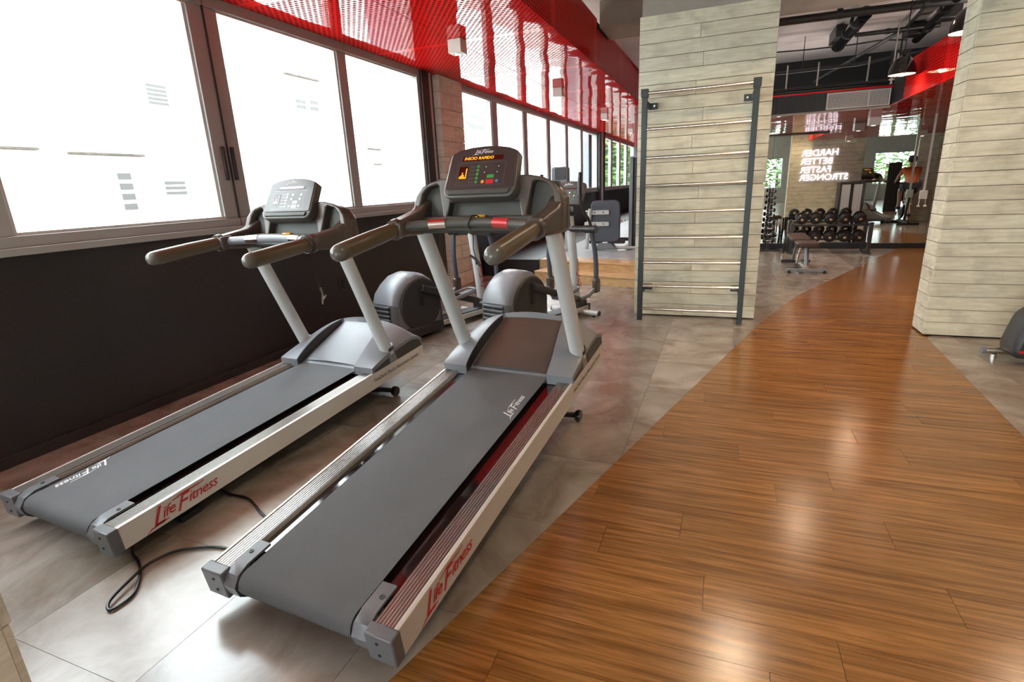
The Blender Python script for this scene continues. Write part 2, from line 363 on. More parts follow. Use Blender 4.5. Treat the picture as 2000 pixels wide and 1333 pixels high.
# ================================================================== SETTING
# ---- floor: dark slab, grey tiles and a skewed run of oak planks
floor = tag(MB().box(-4.2, 9.2, -8.2, 25.5, -0.12, -0.006).build('floor', M['slab'], smooth=False), 'floor of grey vinyl tiles crossed by a slanting oak plank path', kind='structure')
STRIP = [(-1.45, -1.1), (0.39, 5.72), (0.90, 7.27), (3.15, 12.2), (5.2, 12.2), (4.3, 9.5), (1.76, 5.62), (1.62, 3.44), (1.33, -1.1)]
LEFT = [(-4.0, -1.1), (-4.0, 12.2), (3.15, 12.2), (0.90, 7.27), (0.39, 5.72), (-1.45, -1.1)]
def clip(poly, a, b, c):      # keep a*x+b*y<=c
    out = []
    for i in range(len(poly)):
        p, q = poly[i], poly[(i+1) % len(poly)]; dp = a*p[0]+b*p[1]-c; dq = a*q[0]+b*q[1]-c
        if dp <= 0: out.append(p)
        if (dp < 0 < dq) or (dq < 0 < dp):
            t = dp/(dp-dq); out.append((p[0]+t*(q[0]-p[0]), p[1]+t*(q[1]-p[1])))
    return out
def area(p): return abs(sum(p[i][0]*p[(i+1) % len(p)][1]-p[(i+1) % len(p)][0]*p[i][1] for i in range(len(p))))/2
def line_le(p, q, side):      # half plane left (side=+1) or right of p->q
    dx, dy = q[0]-p[0], q[1]-p[1]; a, b = dy*side, -dx*side; return a, b, a*p[0]+b*p[1]
def lx(y):  # left boundary of the oak strip
    P = [(-1.45, -1.1), (0.39, 5.72), (0.90, 7.27), (3.15, 12.2)]
    for (p, q) in zip(P, P[1:]):
        if y <= q[1]: return p[0]+(y-p[1])/(q[1]-p[1])*(q[0]-p[0])
    return P[-1][0]
def rx(y):
    P = [(1.33, -1.1), (1.62, 3.44), (1.76, 5.62), (4.3, 9.5), (5.2, 12.2)]
    for (p, q) in zip(P, P[1:]):
        if y <= q[1]: return p[0]+(y-p[1])/(q[1]-p[1])*(q[0]-p[0])
    return P[-1][0]
def slab_piece(poly, m, name, gap=0.0008):
    c = (sum(p[0] for p in poly)/len(poly), sum(p[1] for p in poly)/len(poly))
    pts = [(c[0]+(p[0]-c[0])*(1-gap/max(0.05, abs(p[0]-c[0]))), c[1]+(p[1]-c[1])*(1-gap/max(0.05, abs(p[1]-c[1])))) for p in poly]
    return MB().prism(pts, 'z', -0.006, 0.0).build(name, m, floor, smooth=False)
PW, PL = 0.19, 1.22
y = 0.3; row = 0; npl = 0
while y < 12.2:
    y1 = min(y+PW, 12.2); off = random.uniform(0, PL) if row % 3 == 0 else (off + 0.41) % PL
    quad = [(lx(y), y), (rx(y), y), (rx(y1), y1), (lx(y1), y1)]
    x = math.floor(lx(y)/PL)*PL - off
    while x < rx(y1)+PL:
        p = clip(clip(quad, 1, 0, x+PL), -1, 0, -x)
        if len(p) > 2 and area(p) > 0.004 and npl < 290: slab_piece(p, M['wood'], 'plank'); npl += 1
        x += PL
    y = y1; row += 1
print('planks', npl)
TS = 0.6
nt = 0
for i in range(-8, 16):
    for j in range(0, 21):
        x0, y0 = -0.44+i*TS, 0.145+(j-1)*TS; x1, y1 = x0+TS, y0+TS
        if x1 < -3.85 or y0 > 12.2 or x0 > 4.6: continue
        sq = [(max(x0, -3.8), y0), (x1, y0), (x1, min(y1, 12.2)), (max(x0, -3.8), min(y1, 12.2))]
        sq = sq if sq[1][0] > sq[0][0]+0.01 else None
        if not sq: continue
        ymid = (y0+y1)/2
        for side in (0, 1):
            if side == 0 and x0 < max(lx(y0), lx(y1)):
                a, b, c = line_le((lx(y0), y0), (lx(y1), y1), -1); p = clip(sq, a, b, c)
                a, b, c = -a, -b, -c
                # keep the half left of the strip
                p = clip(sq, 1, -(lx(y1)-lx(y0))/(y1-y0), lx(y0)-y0*(lx(y1)-lx(y0))/(y1-y0))
            elif side == 1 and x1 > min(rx(y0), rx(y1)):
                k = (rx(y1)-rx(y0))/(y1-y0); p = clip(sq, -1, k, -(rx(y0)-y0*k))
            else: continue
            if len(p) > 2 and area(p) > 0.004 and nt < 298:
                slab_piece(p, M['tile'] if (i*7+j*3) % 3 else M['tile2'], 'floor_tile'); nt += 1
MB().box(-4.0, 9.0, -8.0, -0.46, -0.006, -0.001).build('floor_border', M['tile'], floor, smooth=False)
MB().box(4.64, 9.0, -0.46, 12.2, -0.006, -0.0015).build('floor_border', M['tile'], floor, smooth=False)

# ---- window wall (left)
XI = -3.8
wl = tag(MB().box(-4.05, XI, -8.2, 25.5, -0.1, 1.20).build('wall_left', M['darkwall']), 'low charcoal wall under the window band', kind='structure')
tag(MB().box(-4.05, XI, -8.2, 25.5, 2.95, 3.75).build('wall_left_head', M['concrete']), kind='structure')['label'] = 'wall band above the windows'
tag(MB().box(XI, XI+0.018, -8, 7.05, 0, 0.07).build('baseboard_left', M['darkwall'], bevel=0.003), kind='structure')
def window(n, y0, y1, muls, meet=(), label=''):
    f = MB(); x0, x1 = -3.93, -3.775
    f.box(x0, x1+0.03, y0, y1, 1.19, 1.235); f.box(x0, x1, y0, y1, 1.235, 1.30); f.box(x0, x1, y0, y1, 2.87, 2.955)
    f.box(x0, x1, y0, y0+0.07, 1.30, 2.87); f.box(x0, x1, y1-0.07, y1, 1.30, 2.87)
    w = tag(f.build('window_%d' % n, M['alu'], bevel=0.004), label, kind='structure')
    for (a, b) in muls:
        MB().box(x0+0.03, x1-0.015, a, b, 1.30, 2.87).build('mullion', M['alu'], w, bevel=0.004)
        MB().box(x0+0.07, x1-0.035, a-0.022, b+0.022, 1.30, 2.87).build('glazing_bead', M['railwhite'], w)
    edges = [y0+0.07] + [v for ab in muls for v in ab] + [y1-0.07]
    for a, b in zip(edges[::2], edges[1::2]):
        MB().box(x0+0.07, x0+0.076, a, b, 1.30, 2.87).build('pane', M['glass'], w, smooth=False)
        MB().box(x0+0.05, x1-0.02, a, b, 1.30, 1.318).build('pane_bead', M['railwhite'], w); MB().box(x0+0.05, x1-0.02, a, b, 2.852, 2.87).build('pane_bead', M['railwhite'], w)
    return w
w1 = window(1, -6.0, 6.62, [(-3.6, -3.36), (-0.9, -0.7), (1.72, 1.86), (3.30, 3.56), (5.0, 5.14)], label='window of four large sliding panes beside the treadmills')
for yy in (3.385, 3.475):
    MB().box(-3.79, -3.772, yy-0.014, yy+0.014, 1.60, 1.86).build('sash_pull', M['alud'], w1, bevel=0.004)
MB().box(-3.792, -3.774, 3.428, 3.434, 1.235, 2.955).build('meeting_line', M['alud'], w1)
w2 = window(2, 7.72, 17.25, [(9.02, 9.25), (10.6, 10.82), (12.15, 12.38), (13.7, 13.9), (15.25, 15.45)], label='window band of six panes beyond the board column')
w3 = window(3, 18.1, 24.6, [(19.6, 19.8), (21.2, 21.4), (22.8, 23.0)], label='window band at the far end of the hall')
tag(MB().box(-3.9, -3.74, 6.62, 6.80, 1.19, 2.95).box(-3.95, -3.79, 6.80, 6.99, 0, 2.95).build('trim_1', M['alud'], bevel=0.004), kind='structure')
tag(MB().box(-3.86, -3.765, 6.84, 6.90, 1.19, 2.95).build('trim_2', M['railwhite'], bevel=0.004), kind='structure')
tag(MB().box(-3.95, -3.70, 17.25, 18.1, 0, 2.95).build('trim_3', M['darkwall']), kind='structure')
tag(MB().box(-3.70, -3.66, 17.5, 17.62, 0, 2.95).build('trim_4', M['railwhite']), kind='structure')
tag(MB().box(-4.75, -4.06, 7.02, 7.70, -1.0, 3.6).build('trim_7', M['outside']), kind='structure')
tag(MB().box(-4.75, -4.06, 17.3, 18.05, -1.0, 3.6).build('trim_8', M['outside']), kind='structure')
# power outlet in the dark wall
o_ = thing('wall_outlet', (XI, 4.62, 0.52), label='black socket plate on the charcoal wall left of the nearer elliptical', cat='socket')
MB().box(0, 0.012, -0.05, 0.05, -0.07, 0.07).build('cover_plate', M['black'], o_, bevel=0.004)
MB().cyl((0.012, 0, 0.025), (0.014, 0, 0.025), 0.02).cyl((0.012, 0, -0.03), (0.014, 0, -0.03), 0.02).build('socket', M['blackm'], o_)

# ---- board clad columns
def board_column(name, x0, x1, y0, y1, z0, z1, h, label, m, rows_split=0.5, sides=True, jit=0.003, faces=('front', 'back', 'left', 'right')):
    core = tag(MB().box(x0+0.02, x1-0.02, y0+0.02, y1-0.02, z0, z1).build(name, M['joint']), label, kind='structure')
    n = int(round((z1-z0)/h)); hh = (z1-z0)/n; g = 0.0022
    for k in range(n):
        a, b = z0+k*hh+g, z0+(k+1)*hh-g
        spl = [x0, x1] if k % 2 else [x0, x0+(x1-x0)*(rows_split+random.uniform(-.05, .05)), x1]
        for fc in faces:
            d = random.uniform(0, jit)
            if fc == 'front':
                for p, q in zip(spl, spl[1:]):
                    MB().box(p+g/2, q-g/2, y0-d, y0+0.02, a, b).build('board', m, core, bevel=0.0018, seg=1)
            elif fc == 'back': MB().box(x0, x1, y1-0.02, y1+d, a, b).build('board', m, core, bevel=0.0018, seg=1)
            elif fc == 'left': MB().box(x0-d, x0+0.02, y0+0.0205, y1-0.0205, a, b).build('board', m, core, bevel=0.0018, seg=1)
            else: MB().box(x1-0.02, x1+d, y0+0.0205, y1-0.0205, a, b).build('board', m, core, bevel=0.0018, seg=1)
    return core
c1 = board_column('column_1', -0.88, 0.362, 5.945, 6.30, 0.012, 2.985, 0.124, 'whitewashed board pillar behind the wall bars', M['board'], 0.47)
c2 = board_column('column_2', 1.74, 3.62, 5.615, 5.93, 0.012, 3.5, 0.1155, 'wide whitewashed board pillar at the right of the oak path', M['board'], 0.93)
c3 = board_column('column_3', -2.7, -1.93, 0.05, 0.645, 0.0, 3.0, 0.24, 'rough board pillar at the lower left corner', M['boardcol'], 0.5, jit=0.008)
c4 = board_column('column_4', -3.95, -3.71, 7.02, 7.72, 0.0, 2.95, 0.215, 'cast board column between the two window bands', M['boardcol'], faces=('front', 'back'))
for k in range(14):   # face towards the room, two boards in every other row
    hh = 2.95/14; a, b = k*hh+0.003, (k+1)*hh-0.003; sp = [7.02, 7.72] if k % 2 else [7.02, 7.40, 7.72]
    for p, q in zip(sp, sp[1:]): MB().box(-3.73, -3.708, p+0.002, q-0.002, a, b).build('board', M['boardcol'], c4, bevel=0.003, seg=1)
tag(MB().box(-0.86, 0.342, 5.965, 6.28, 2.985, 3.7).build('column_stub', M['concrete']), 'bare concrete top of the pillar above its boards', kind='structure')
board_column('column_5', 4.95, 5.65, 5.3, 5.7, 0.0, 3.6, 0.16, 'board pillar behind the wide pillar, seen in the mirror', M['board'], 0.5, faces=('back', 'left'))

# ---- ceiling
YM_ = 12.2
ceil = tag(MB().box(-4.2, 9.2, -8.2, 25.5, 3.7, 3.85).build('ceiling', M['ceilpaint']), 'lilac grey bare slab ceiling', kind='structure')
tag(MB().box(-1.66, 9.0, 7.7, 8.42, 3.39, 3.7).build('ceiling_beam', M['concrete'], bevel=0.01), 'concrete beam above the pillars', kind='structure')
tag(MB().box(-1.66, 9.0, 8.42, YM_+0.1, 3.47, 3.7).build('ceiling_far', M['ceilpaint']), 'lower lilac grey slab beyond the beam', kind='structure')
# red soffit over the window strip, built of panels
sof = tag(MB().box(-3.78, -1.72, -7.9, 25.3, 2.962, 2.975).build('ceiling_soffit', M['blackm']), 'glossy red perforated soffit along the windows', kind='structure')
yy = -7.6
while yy < 25.2:
    y1 = min(yy+1.9, 25.3)
    MB().box(-3.795, -2.765, yy+0.002, y1-0.002, 2.95, 2.9615).build('soffit_panel', M['redsoffit'], sof, bevel=0.002, seg=1)
    MB().box(-2.761, -1.70, yy+0.002, y1-0.002, 2.95, 2.9615).build('soffit_panel', M['redsoffit'], sof, bevel=0.002, seg=1)
    yy = y1
fas = tag(MB().box(-1.716, -1.703, -7.9, 25.3, 3.02, 3.48).build('trim_5', M['blackm']), 'red perforated fascia dropping from the ceiling', kind='structure')
yy = -7.6
while yy < 25.2:
    y1 = min(yy+1.9, 25.3)
    top = 3.5 if not (yy < 7.75 < y1) else 3.46
    if top == 3.5: MB().box(-1.702, -1.692, yy+0.002, y1-0.002, 2.95, 3.5).build('fascia_panel', M['redfascia'], fas, bevel=0.002, seg=1)
    else:
        MB().box(-1.702, -1.692, yy+0.002, 7.70, 2.95, 3.5).build('fascia_panel', M['redfascia'], fas, bevel=0.002, seg=1)
        MB().box(-1.702, -1.692, 7.70, 8.42, 2.95, 3.385).build('fascia_panel', M['redfascia'], fas, bevel=0.002, seg=1)
        MB().box(-1.702, -1.692, 8.42, y1-0.002, 2.95, 3.5).build('fascia_panel', M['redfascia'], fas, bevel=0.002, seg=1)
    yy = y1
# low red soffit before the mirror and along the right side
YF, YM, ZS = 9.7, 12.2, 2.34
s2 = tag(MB().box(-0.6, 8.9, YF+0.1, YM, ZS+0.012, ZS+0.03).box(2.16, 8.9, 6.2, YF+0.1, ZS+0.012, ZS+0.03).build('ceiling_low_soffit', M['blackm']), 'low glossy red soffit in front of the mirror wall', kind='structure')
for i in range(5): MB().box(-0.6+i*1.9, 1.296+i*1.9, YF+0.1, YM, ZS, ZS+0.0115).build('soffit_panel', M['redsoffit'], s2, bevel=0.002, seg=1)
for i in range(2):
    for j in range(3): MB().box(2.14+j*2.2, 4.336+j*2.2, 6.2+i*1.79, 6.2+(i+1)*1.79-0.004, ZS, ZS+0.0115).build('soffit_panel', M['redsoffit'], s2, bevel=0.002, seg=1)
f2 = tag(MB().box(2.15, 2.165, 6.2, YF, ZS+0.01, 2.80).build('trim_6', M['blackm']), 'red fascia of the low soffit', kind='structure')
for a, b in ((6.2, 7.3), (7.3, 8.2), (8.2, 9.1)): MB().box(2.138, 2.148, a+0.002, b-0.002, ZS, 2.82).build('fascia_panel', M['redfascia'], f2, bevel=0.002, seg=1)
MB().box(-0.6, 2.14, YF-0.01, YF+0.0, 2.585, 2.61).build('top_edge', M['redplain'], f2)

# ---- far and side walls
tag(MB().box(-0.75, 9.2, YM+0.02, YM+0.25, 0, 3.7).build('wall_back', M['blackm']), 'black wall that carries the mirrors', kind='structure')
tag(MB().box(-0.75, -0.55, 12.22, 25.5, 0, 3.7).build('wall_partition', M['darkwall']), kind='structure')['label'] = 'partition beside the raised platform'
tag(MB().box(9.0, 9.2, -8.2, 12.4, 0, 3.7).build('wall_right', M['darkwall']), 'dark wall on the right', kind='structure')
tag(MB().box(-4.05, -0.55, 25.3, 25.5, 0, 3.7).build('wall_far', M['darkwall']), 'dark end wall beyond the platform', kind='structure')
wf = MB().box(-4.05, 9.2, -8.2, -8.0, 0, 0.75).box(-4.05, 9.2, -8.2, -8.0, 2.3, 3.7)
for a, b in ((-4.05, -3.4), (2.75, 6.8), (8.6, 9.2)): wf.box(a, b, -8.2, -8.0, 0.75, 2.3)
tag(wf.build('wall_front', M['plaster']), 'wall behind the camera with windows to the garden', kind='structure')
for n, a, b in ((4, -3.4, 2.75), (5, 6.8, 8.6)):  # first one widened so more daylight brightens the room from behind
    w = tag(MB().box(a, b, -8.16, -8.05, 0.75, 0.80).box(a, b, -8.16, -8.05, 2.25, 2.3).box(a, a+0.05, -8.16, -8.05, 0.8, 2.25).box(b-0.05, b, -8.16, -8.05, 0.8, 2.25).build('window_%d' % n, M['alu']), 'window to the garden seen only in the mirror', kind='structure')
    MB().box(a+0.05, b-0.05, -8.12, -8.114, 0.8, 2.25).build('pane', M['glass'], w, smooth=False)
tag(MB().box(-0.55, 9.0, YM-0.02, YM+0.02, 0.0, 0.10).build('baseboard_back', M['black'], bevel=0.004), kind='structure')
mw = tag(MB().box(-0.55, 9.0, YM+0.006, YM+0.02, 0.10, ZS).build('wall_mirror', M['black']), 'mirror wall made of tall sheets above a black plinth', kind='structure')
x = -0.53
for wdt in (1.37, 1.55, 1.15, 1.5, 1.5, 1.5, 0.94):
    MB().box(x, x+wdt-0.003, YM-0.0, YM+0.006, 0.10, ZS-0.002).build('mirror_sheet', M['mirror'], mw, smooth=False); x += wdt

# ---- raised platform with two steps, turned like the oak path
SY = math.radians(-17)
def srot(x, y): return (math.cos(SY)*x - math.sin(SY)*y, math.sin(SY)*x + math.cos(SY)*y)
def step_poly(off, y2):
    # front edge passes (-1.1, 7.50+off) in direction SY
    p = lambda t: (-1.1 + t*math.cos(SY), 7.50 + off + t*math.sin(SY))
    a = p(-1.75); b = p(0.42)
    return [a, b, (b[0], y2), (a[0], y2)]
st = tag(MB().prism([(-2.80, 8.35), (-0.7, 7.75), (-0.58, 12.2), (-0.58, 25.2), (-2.80, 25.2)], 'z', -0.005, 0.275).build('floor_platform', M['platform']), 'raised pale platform beyond the steps', kind='structure')
MB().box(-3.785, -2.802, 8.3, 25.2, 0.0, 0.28).build('platform_kerb', M['darkwall'], st)
def step(off, z0, z1, nm):
    L_ = step_poly(off, 0); a, b = L_[0], L_[1]
    dv = Vector((math.sin(-SY), math.cos(SY)))*0.4
    pts = [(a[0], a[1]), (b[0], b[1]), (b[0]+dv.x, b[1]+dv.y), (a[0]+dv.x, a[1]+dv.y)]
    r = MB().prism([(p[0]+dv.x*0.04, p[1]+dv.y*0.04) for p in pts], 'z', z0, z1-0.03).build('riser', M['stepwood'], st)
    t = MB().prism(pts, 'z', z1-0.03, z1).build('tread', M['stepwood'], st, bevel=0.006)
step(0.0, 0.0, 0.145, 'lower'); step(0.30, 0.145, 0.29, 'upper')

# ================================================================== OUTDOORS
tag(MB().box(-60, 60, -60, 90, -4.2, -4.0).build('ground', M['ground']), 'paved ground outside, below the windows', kind='structure')
bd = thing('apartment_building', (-12, 10, -4), label='overexposed white apartment building across the street', cat='building')
MB().box(-6, 0, -22, 42, 0, 14).build('wall', M['facade'], bd)
def bwin(y0, y1, z0, z1, slats):
    w = MB().box(-0.02, 0.012, y0-10, y1-10, z0+4, z1+4).build('window_panel', M['facade'], bd)
    n = slats; h = (z1-z0)/n
    for k in range(n):
        MB().box(0.012, 0.03, y0-10+0.02, y1-10-0.02, z0+4+k*h+h*0.12, z0+4+(k+1)*h-h*0.25).build('shutter_slat', M['shutter'], w)
bwin(7.93, 8.25, 1.30, 2.14, 4)
bwin(9.0, 9.5, 3.55, 4.0, 5); bwin(13.6, 14.05, 3.95, 4.25, 2); bwin(14.2, 14.6, 3.95, 4.3, 2)
bwin(8.95, 9.5, 1.6, 1.94, 3); bwin(25.2, 28.4, 4.3, 5.5, 3)
for (y0, y1, z) in ((4.0, 6.6, 2.50), (7.1, 8.6, 2.45), (13.3, 14.7, 4.85), (16.9, 20.2, 2.97), (17.2, 20.0, 2.45)):
    MB().box(0.0, 0.10, y0-10, y1-10, z+4-0.02, z+4+0.03).build('ledge', M['ledge'], bd, bevel=0.01)
def foliage(name, c, R, n, label, cat, trunk=True, seed=1, group=None, size=0.16):
    rnd = random.Random(seed); t = thing(name, (c[0], c[1], -4), label=label, cat=cat, group=group)
    b = MB(); H0 = c[2]+4
    for i in range(n):
        th, ph = rnd.uniform(0, 2*PI), math.acos(rnd.uniform(-1, 1)); r = rnd.uniform(0.45, 1.0)**0.6
        p = Vector((R[0]*r*math.sin(ph)*math.cos(th), R[1]*r*math.sin(ph)*math.sin(th), H0+R[2]*r*math.cos(ph)))
        q = Matrix.Rotation(rnd.uniform(0, 6.3), 3, 'Z') @ Matrix.Rotation(rnd.uniform(-1.2, 1.2), 3, 'X'); s = size*rnd.uniform(0.6, 1.3)
        b.add([p+q@Vector(v)*s for v in ((-.5, 0, 0), (0, -.28, .08), (.6, 0, 0), (0, .28, .08))], [(0, 1, 2, 3)])
    o = b.build('foliage', M['leaf'], t, smooth=False); o['kind'] = 'stuff'
    if trunk:
        MB().tube([(0, 0, 0), (0.1, 0, H0*0.5), (0, 0.05, H0)], [0.22, 0.16, 0.07]).build('trunk', M['bark'], t)
    return t
foliage('street_tree', (-12.5, 64, 3.6), (5, 7, 6.0), 3000, 'leafy street tree outside the far window band', 'tree', seed=3, size=1.0)
foliage('street_tree', (-15, 82, 4.2), (6, 8, 7), 2600, 'leafy tree farther down the street, behind the first one', 'tree', seed=4, size=1.1)
foliage('garden_tree', (2.8, -12, 1.6), (2.4, 1.5, 2.0), 2600, 'green garden tree mirrored at the left of the neon words', 'tree', seed=5, size=0.3)
foliage('garden_tree', (8.4, -12.5, 1.8), (2.6, 1.5, 2.2), 2800, 'green garden tree mirrored at the right of the neon words', 'tree', seed=6, size=0.3)

# ================================================================== TREADMILL
def curve(pts, k=6):
    P = [Vector(p) for p in pts]; out = []
    for i in range(len(P)-1):
        a, b, c, d = P[max(i-1, 0)], P[i], P[i+1], P[min(i+2, len(P)-1)]
        for j in range(k):
            t = j/k; out.append(0.5*((2*b)+(c-a)*t+(2*a-5*b+4*c-d)*t*t+(3*b-a-3*c+d)*t**3))
    return out+[P[-1]]
def frange(a, b, n): return [a+(b-a)*i/n for i in range(n+1)]
def treadmill(loc, yaw, pit, label, led=True, z0=0.07, belt_logo='right', short=False, group='treadmills'):
    T = thing('treadmill', loc, (pit, 0, -yaw), label, 'treadmill', group)
    W2, L, h = 0.422, 2.262, 0.109
    world_w = lambda v, z: (z - loc[2] - v*math.sin(pit))/math.cos(pit)     # local height of a world height
    for s in (1, -1):
        pts = [(s*W2, 0.004), (s*(W2-0.004), h), (s*0.402, h+0.003), (s*0.402, h-0.004), (s*0.325, h-0.004), (s*0.325, 0.02), (s*0.34, 0.0)]
        r = MB().prism(pts, 'y', 0.03, L).build('side_rail', M['railwhite'], T, bevel=0.002)
        MB().box(min(s*0.327, s*0.400), max(s*0.327, s*0.400), 0.03, 1.74, h-0.004, h-0.001).build('tread_strip', M['railtop'], r)
        g = MB()
        for k in range(6):
            u = s*(0.334+k*0.0115); g.box(u-0.0009, u+0.0009, 0.03, 1.74, h-0.001, h+0.0010)
        g.build('grip_ridges', M['ridge'], r)
        a, b = sorted((s*0.318, s*(W2+0.003)))
        e = MB().prism([(a, h+0.004), (b, h+0.004), (b-(0 if s < 0 else 0.0), 0.0), (a, 0.0)], 'y', -0.012, 0.034).build('end_cap', M['cap'], T, bevel=0.006)
        for w in (0.032, 0.082): MB().cyl((s*0.365, -0.0125, w), (s*0.365, -0.0145, w), 0.0055, 10).build('screw', M['blackm'], e)
        # roller guard strap
        gp = [(0.165, h+0.010), (0.06, h+0.010), (0.015, h-0.005), (-0.012, h-0.04), (-0.004, h-0.085), (0.03, h-0.118)]
        gi = [(p[0]+0.010 if i > 1 else p[0], p[1]-0.010) for i, p in enumerate(gp)]
        a, b = sorted((s*0.262, s*0.320))
        gd = MB().prism(gp + gi[::-1], 'x', a, b).build('roller_guard', M['cap'], T, bevel=0.003)
        MB().lathe([(0.009, 0), (0.009, 0.003), (0.004, 0.003), (0.004, 0.001)], (s*0.30, 0.11, h+0.010), 12).build('bolt', M['charcoal'], gd)
    MB().box(-0.325, 0.325, 0.10, 1.85, 0.035, 0.086).build('deck', M['deck'], T)
    # belt loop
    n = 10; top = []; bot = []
    outer = [(1.80, h+0.001)] + [(0.045, h+0.001)] + [(0.045-0.05*math.sin(PI*i/n), h-0.049+0.05*math.cos(PI*i/n)) for i in range(1, n)] + [(0.045, h-0.099), (1.80, h-0.099)]
    inner = [(p[0]*1.0+(0.003 if 1 < i < len(outer)-2 else 0), p[1]-(0.003 if i < 6 else -0.003)) for i, p in enumerate(outer)]
    be = MB().prism(outer + inner[::-1], 'x', -0.252, 0.252).build('running_belt', M['belt'], T, ang=60)
    MB().cyl((-0.258, 0.045, h-0.049), (0.258, 0.045, h-0.049), 0.044, 24).build('rear_roller', M['charcoal'], T)
    if belt_logo == 'right':
        logo(0.056, M['whiteink_glare'], be, frame_m((0.205, 1.36, h+0.0018), (0, 1, 0), (-1, 0, 0)), 'belt_lettering')
    else:
        logo(0.062, M['whiteink_glare'], be, frame_m((-0.215, 0.24, h+0.0018), (0, -1, 0), (1, 0, 0)), 'belt_lettering')
    # motor cover with a recessed plate
    ridge = lambda u: 0.338 - 0.10*(u/0.44)**2 - 0.05*(u/0.44)**6
    def cover(u, v):
        t = max(0.0, min(1.0, (v-1.672)/0.46)); base = 0.148 + (ridge(u)-0.148)*math.sin(t*PI/2)**0.9
        if v > 2.14: base = ridge(u) - (ridge(u)-0.17)*((v-2.14)/0.12)**1.6
        return base
    plate_w = lambda v: 0.124 + (v-1.74)/0.42*0.175
    def ucols(v):
        r_ = rec(v); o_ = [r_+(0.418-r_)*i/8 for i in range(9)]; i_ = [(r_-0.004)*i/8 for i in range(9)]
        return [-u for u in o_[::-1]] + [-u for u in i_[:0:-1]] + i_ + o_
    vs = [1.672+0.588*j/36 for j in range(37)]
    rec = lambda v: 0.262 - 0.055*max(0.0, min(1.0, (v-1.74)/0.40))**1.4
    g = MB(); rows = []
    for v in vs:
        r = []
        for u in ucols(v):
            w = cover(u, v)
            if abs(u) < rec(v)-0.002 and v < 2.135: w = min(w, plate_w(v)-0.004)
            r.append((u, v, w))
        rows.append(r)
    g.grid(rows)
    us = ucols(vs[0]); NU = len(us)
    g.add([(u, vs[0], rows[0][i][2]) for i, u in enumerate(us)] + [(u, vs[0], 0.09) for u in us], [(i, i+1, NU+i+1, NU+i) for i in list(range(8))+list(range(NU-9, NU-1))])
    us = [-0.418, 0.418]
    g.add([(us[0], v, cover(us[0], v)) for v in vs] + [(us[0], v, 0.05) for v in vs], [(i, i+1, 38+i, 37+i) for i in range(36)])
    g.add([(us[-1], v, cover(us[-1], v)) for v in vs] + [(us[-1], v, 0.05) for v in vs], [(i, i+1, 38+i, 37+i) for i in range(36)])
    ue = ucols(vs[-1])
    g.add([(u, vs[-1], cover(u, vs[-1])) for u in ue] + [(u, vs[-1], 0.01) for u in ue], [(i, i+1, NU+i+1, NU+i) for i in range(NU-1)])
    mc = g.build('motor_cover', M['grey'], T, ang=50)
    pr = [[(u, v, plate_w(v)+0.012*(1-(u/0.25)**2)) for u in frange(-rec(v)+0.012, rec(v)-0.012, 12)] for v in frange(1.735, 2.15, 12)]
    MB().grid(pr).add([pr[0][0], pr[0][-1], (0.25, 1.735, 0.105), (-0.25, 1.735, 0.105)], [(0, 1, 2, 3)]).build('cover_plate', M['warmgrey'] if led else M['grey'], T)
    for s in (1, -1):
        vv = frange(1.93, 2.235, 10)
        out = [(v, cover(s*0.418, v)-0.022) for v in vv] + [(2.25, 0.112), (1.95, 0.112)]
        a, b = sorted((s*0.416, s*0.4225))
        MB().prism(out, 'x', a, b).build('side_vent', M['charcoal'], T, bevel=0.002)
        vv = frange(1.69, 1.86, 6)
        a, b = sorted((s*0.416, s*0.4215))
        MB().prism([(v, cover(s*0.418, v)-0.03) for v in vv] + [(1.86, 0.112), (1.70, 0.112)], 'x', a, b).build('foot_panel', M['charcoal'], T, bevel=0.002)
        # dark side wall of the recess
        rows = [[(s*(rec(v)-0.004), v, plate_w(v)-0.006), (s*(rec(v)-0.003), v, cover(s*rec(v), v)-0.004)] for v in frange(1.68, 2.12, 10)]
        MB().grid(rows).build('recess_wall', M['charcoal'], T)
        # upright
        a, b = Vector((s*0.378, 1.90, 0.17)), Vector((s*0.378, 1.60, 1.04))
        MB().tube([a, b], [0.044, 0.041], 20).build('upright', M['offwhite'], T)
        MB().tube([a+Vector((0, 0.0, 0.03)), a+Vector((0, -0.008, 0.055))], 0.049, 20).build('upright_collar', M['charcoal'], T)
        # arm and handle
        ar = MB().prism([(1.40, 0.992), (1.40, 1.076), (1.60, 1.092), (1.69, 1.13), (1.76, 1.13), (1.76, 0.955), (1.66, 0.955)], 'x', *sorted((s*0.347, s*0.428))).build('handle_arm', M['warmgrey'], T, bevel=0.018, seg=4)
        gr = MB().tube([(s*0.385, 1.385, 1.033), (s*0.385, 1.2, 1.028), (s*0.385, 0.985, 1.02)], [0.035, 0.038, 0.038], 18, rz=1.08).build('handle_grip', M['grip'], T)
        MB().tube([(s*0.385, 0.985, 1.02), (s*0.385, 0.965, 1.019), (s*0.385, 0.948, 1.018), (s*0.385, 0.935, 1.018), (s*0.385, 0.929, 1.018)], [0.040, 0.0395, 0.034, 0.023, 0.004], 18).build('end_cap', M['gripend'], gr)
        MB().tube([(s*0.385, 1.41, 1.034), (s*0.385, 1.375, 1.032)], 0.048, 18, rz=1.1).build('collar', M['warmgrey'], ar)
        MB().box(*sorted((s*0.335, s*0.375)), 1.37, 1.46, 0.995, 1.07).build('bar_bracket', M['warmgrey'], ar, bevel=0.012, seg=3)
    # front hand bar
    bp = [(u, 1.43+0.065*(1-(u/0.36)**2), 1.036+0.006*(1-(u/0.36)**2)) for u in frange(-0.36, 0.36, 16)]
    hb = MB().tube(bp, 0.026, 16).build('hand_bar', M['pocket'] if led else M['grey'], T)
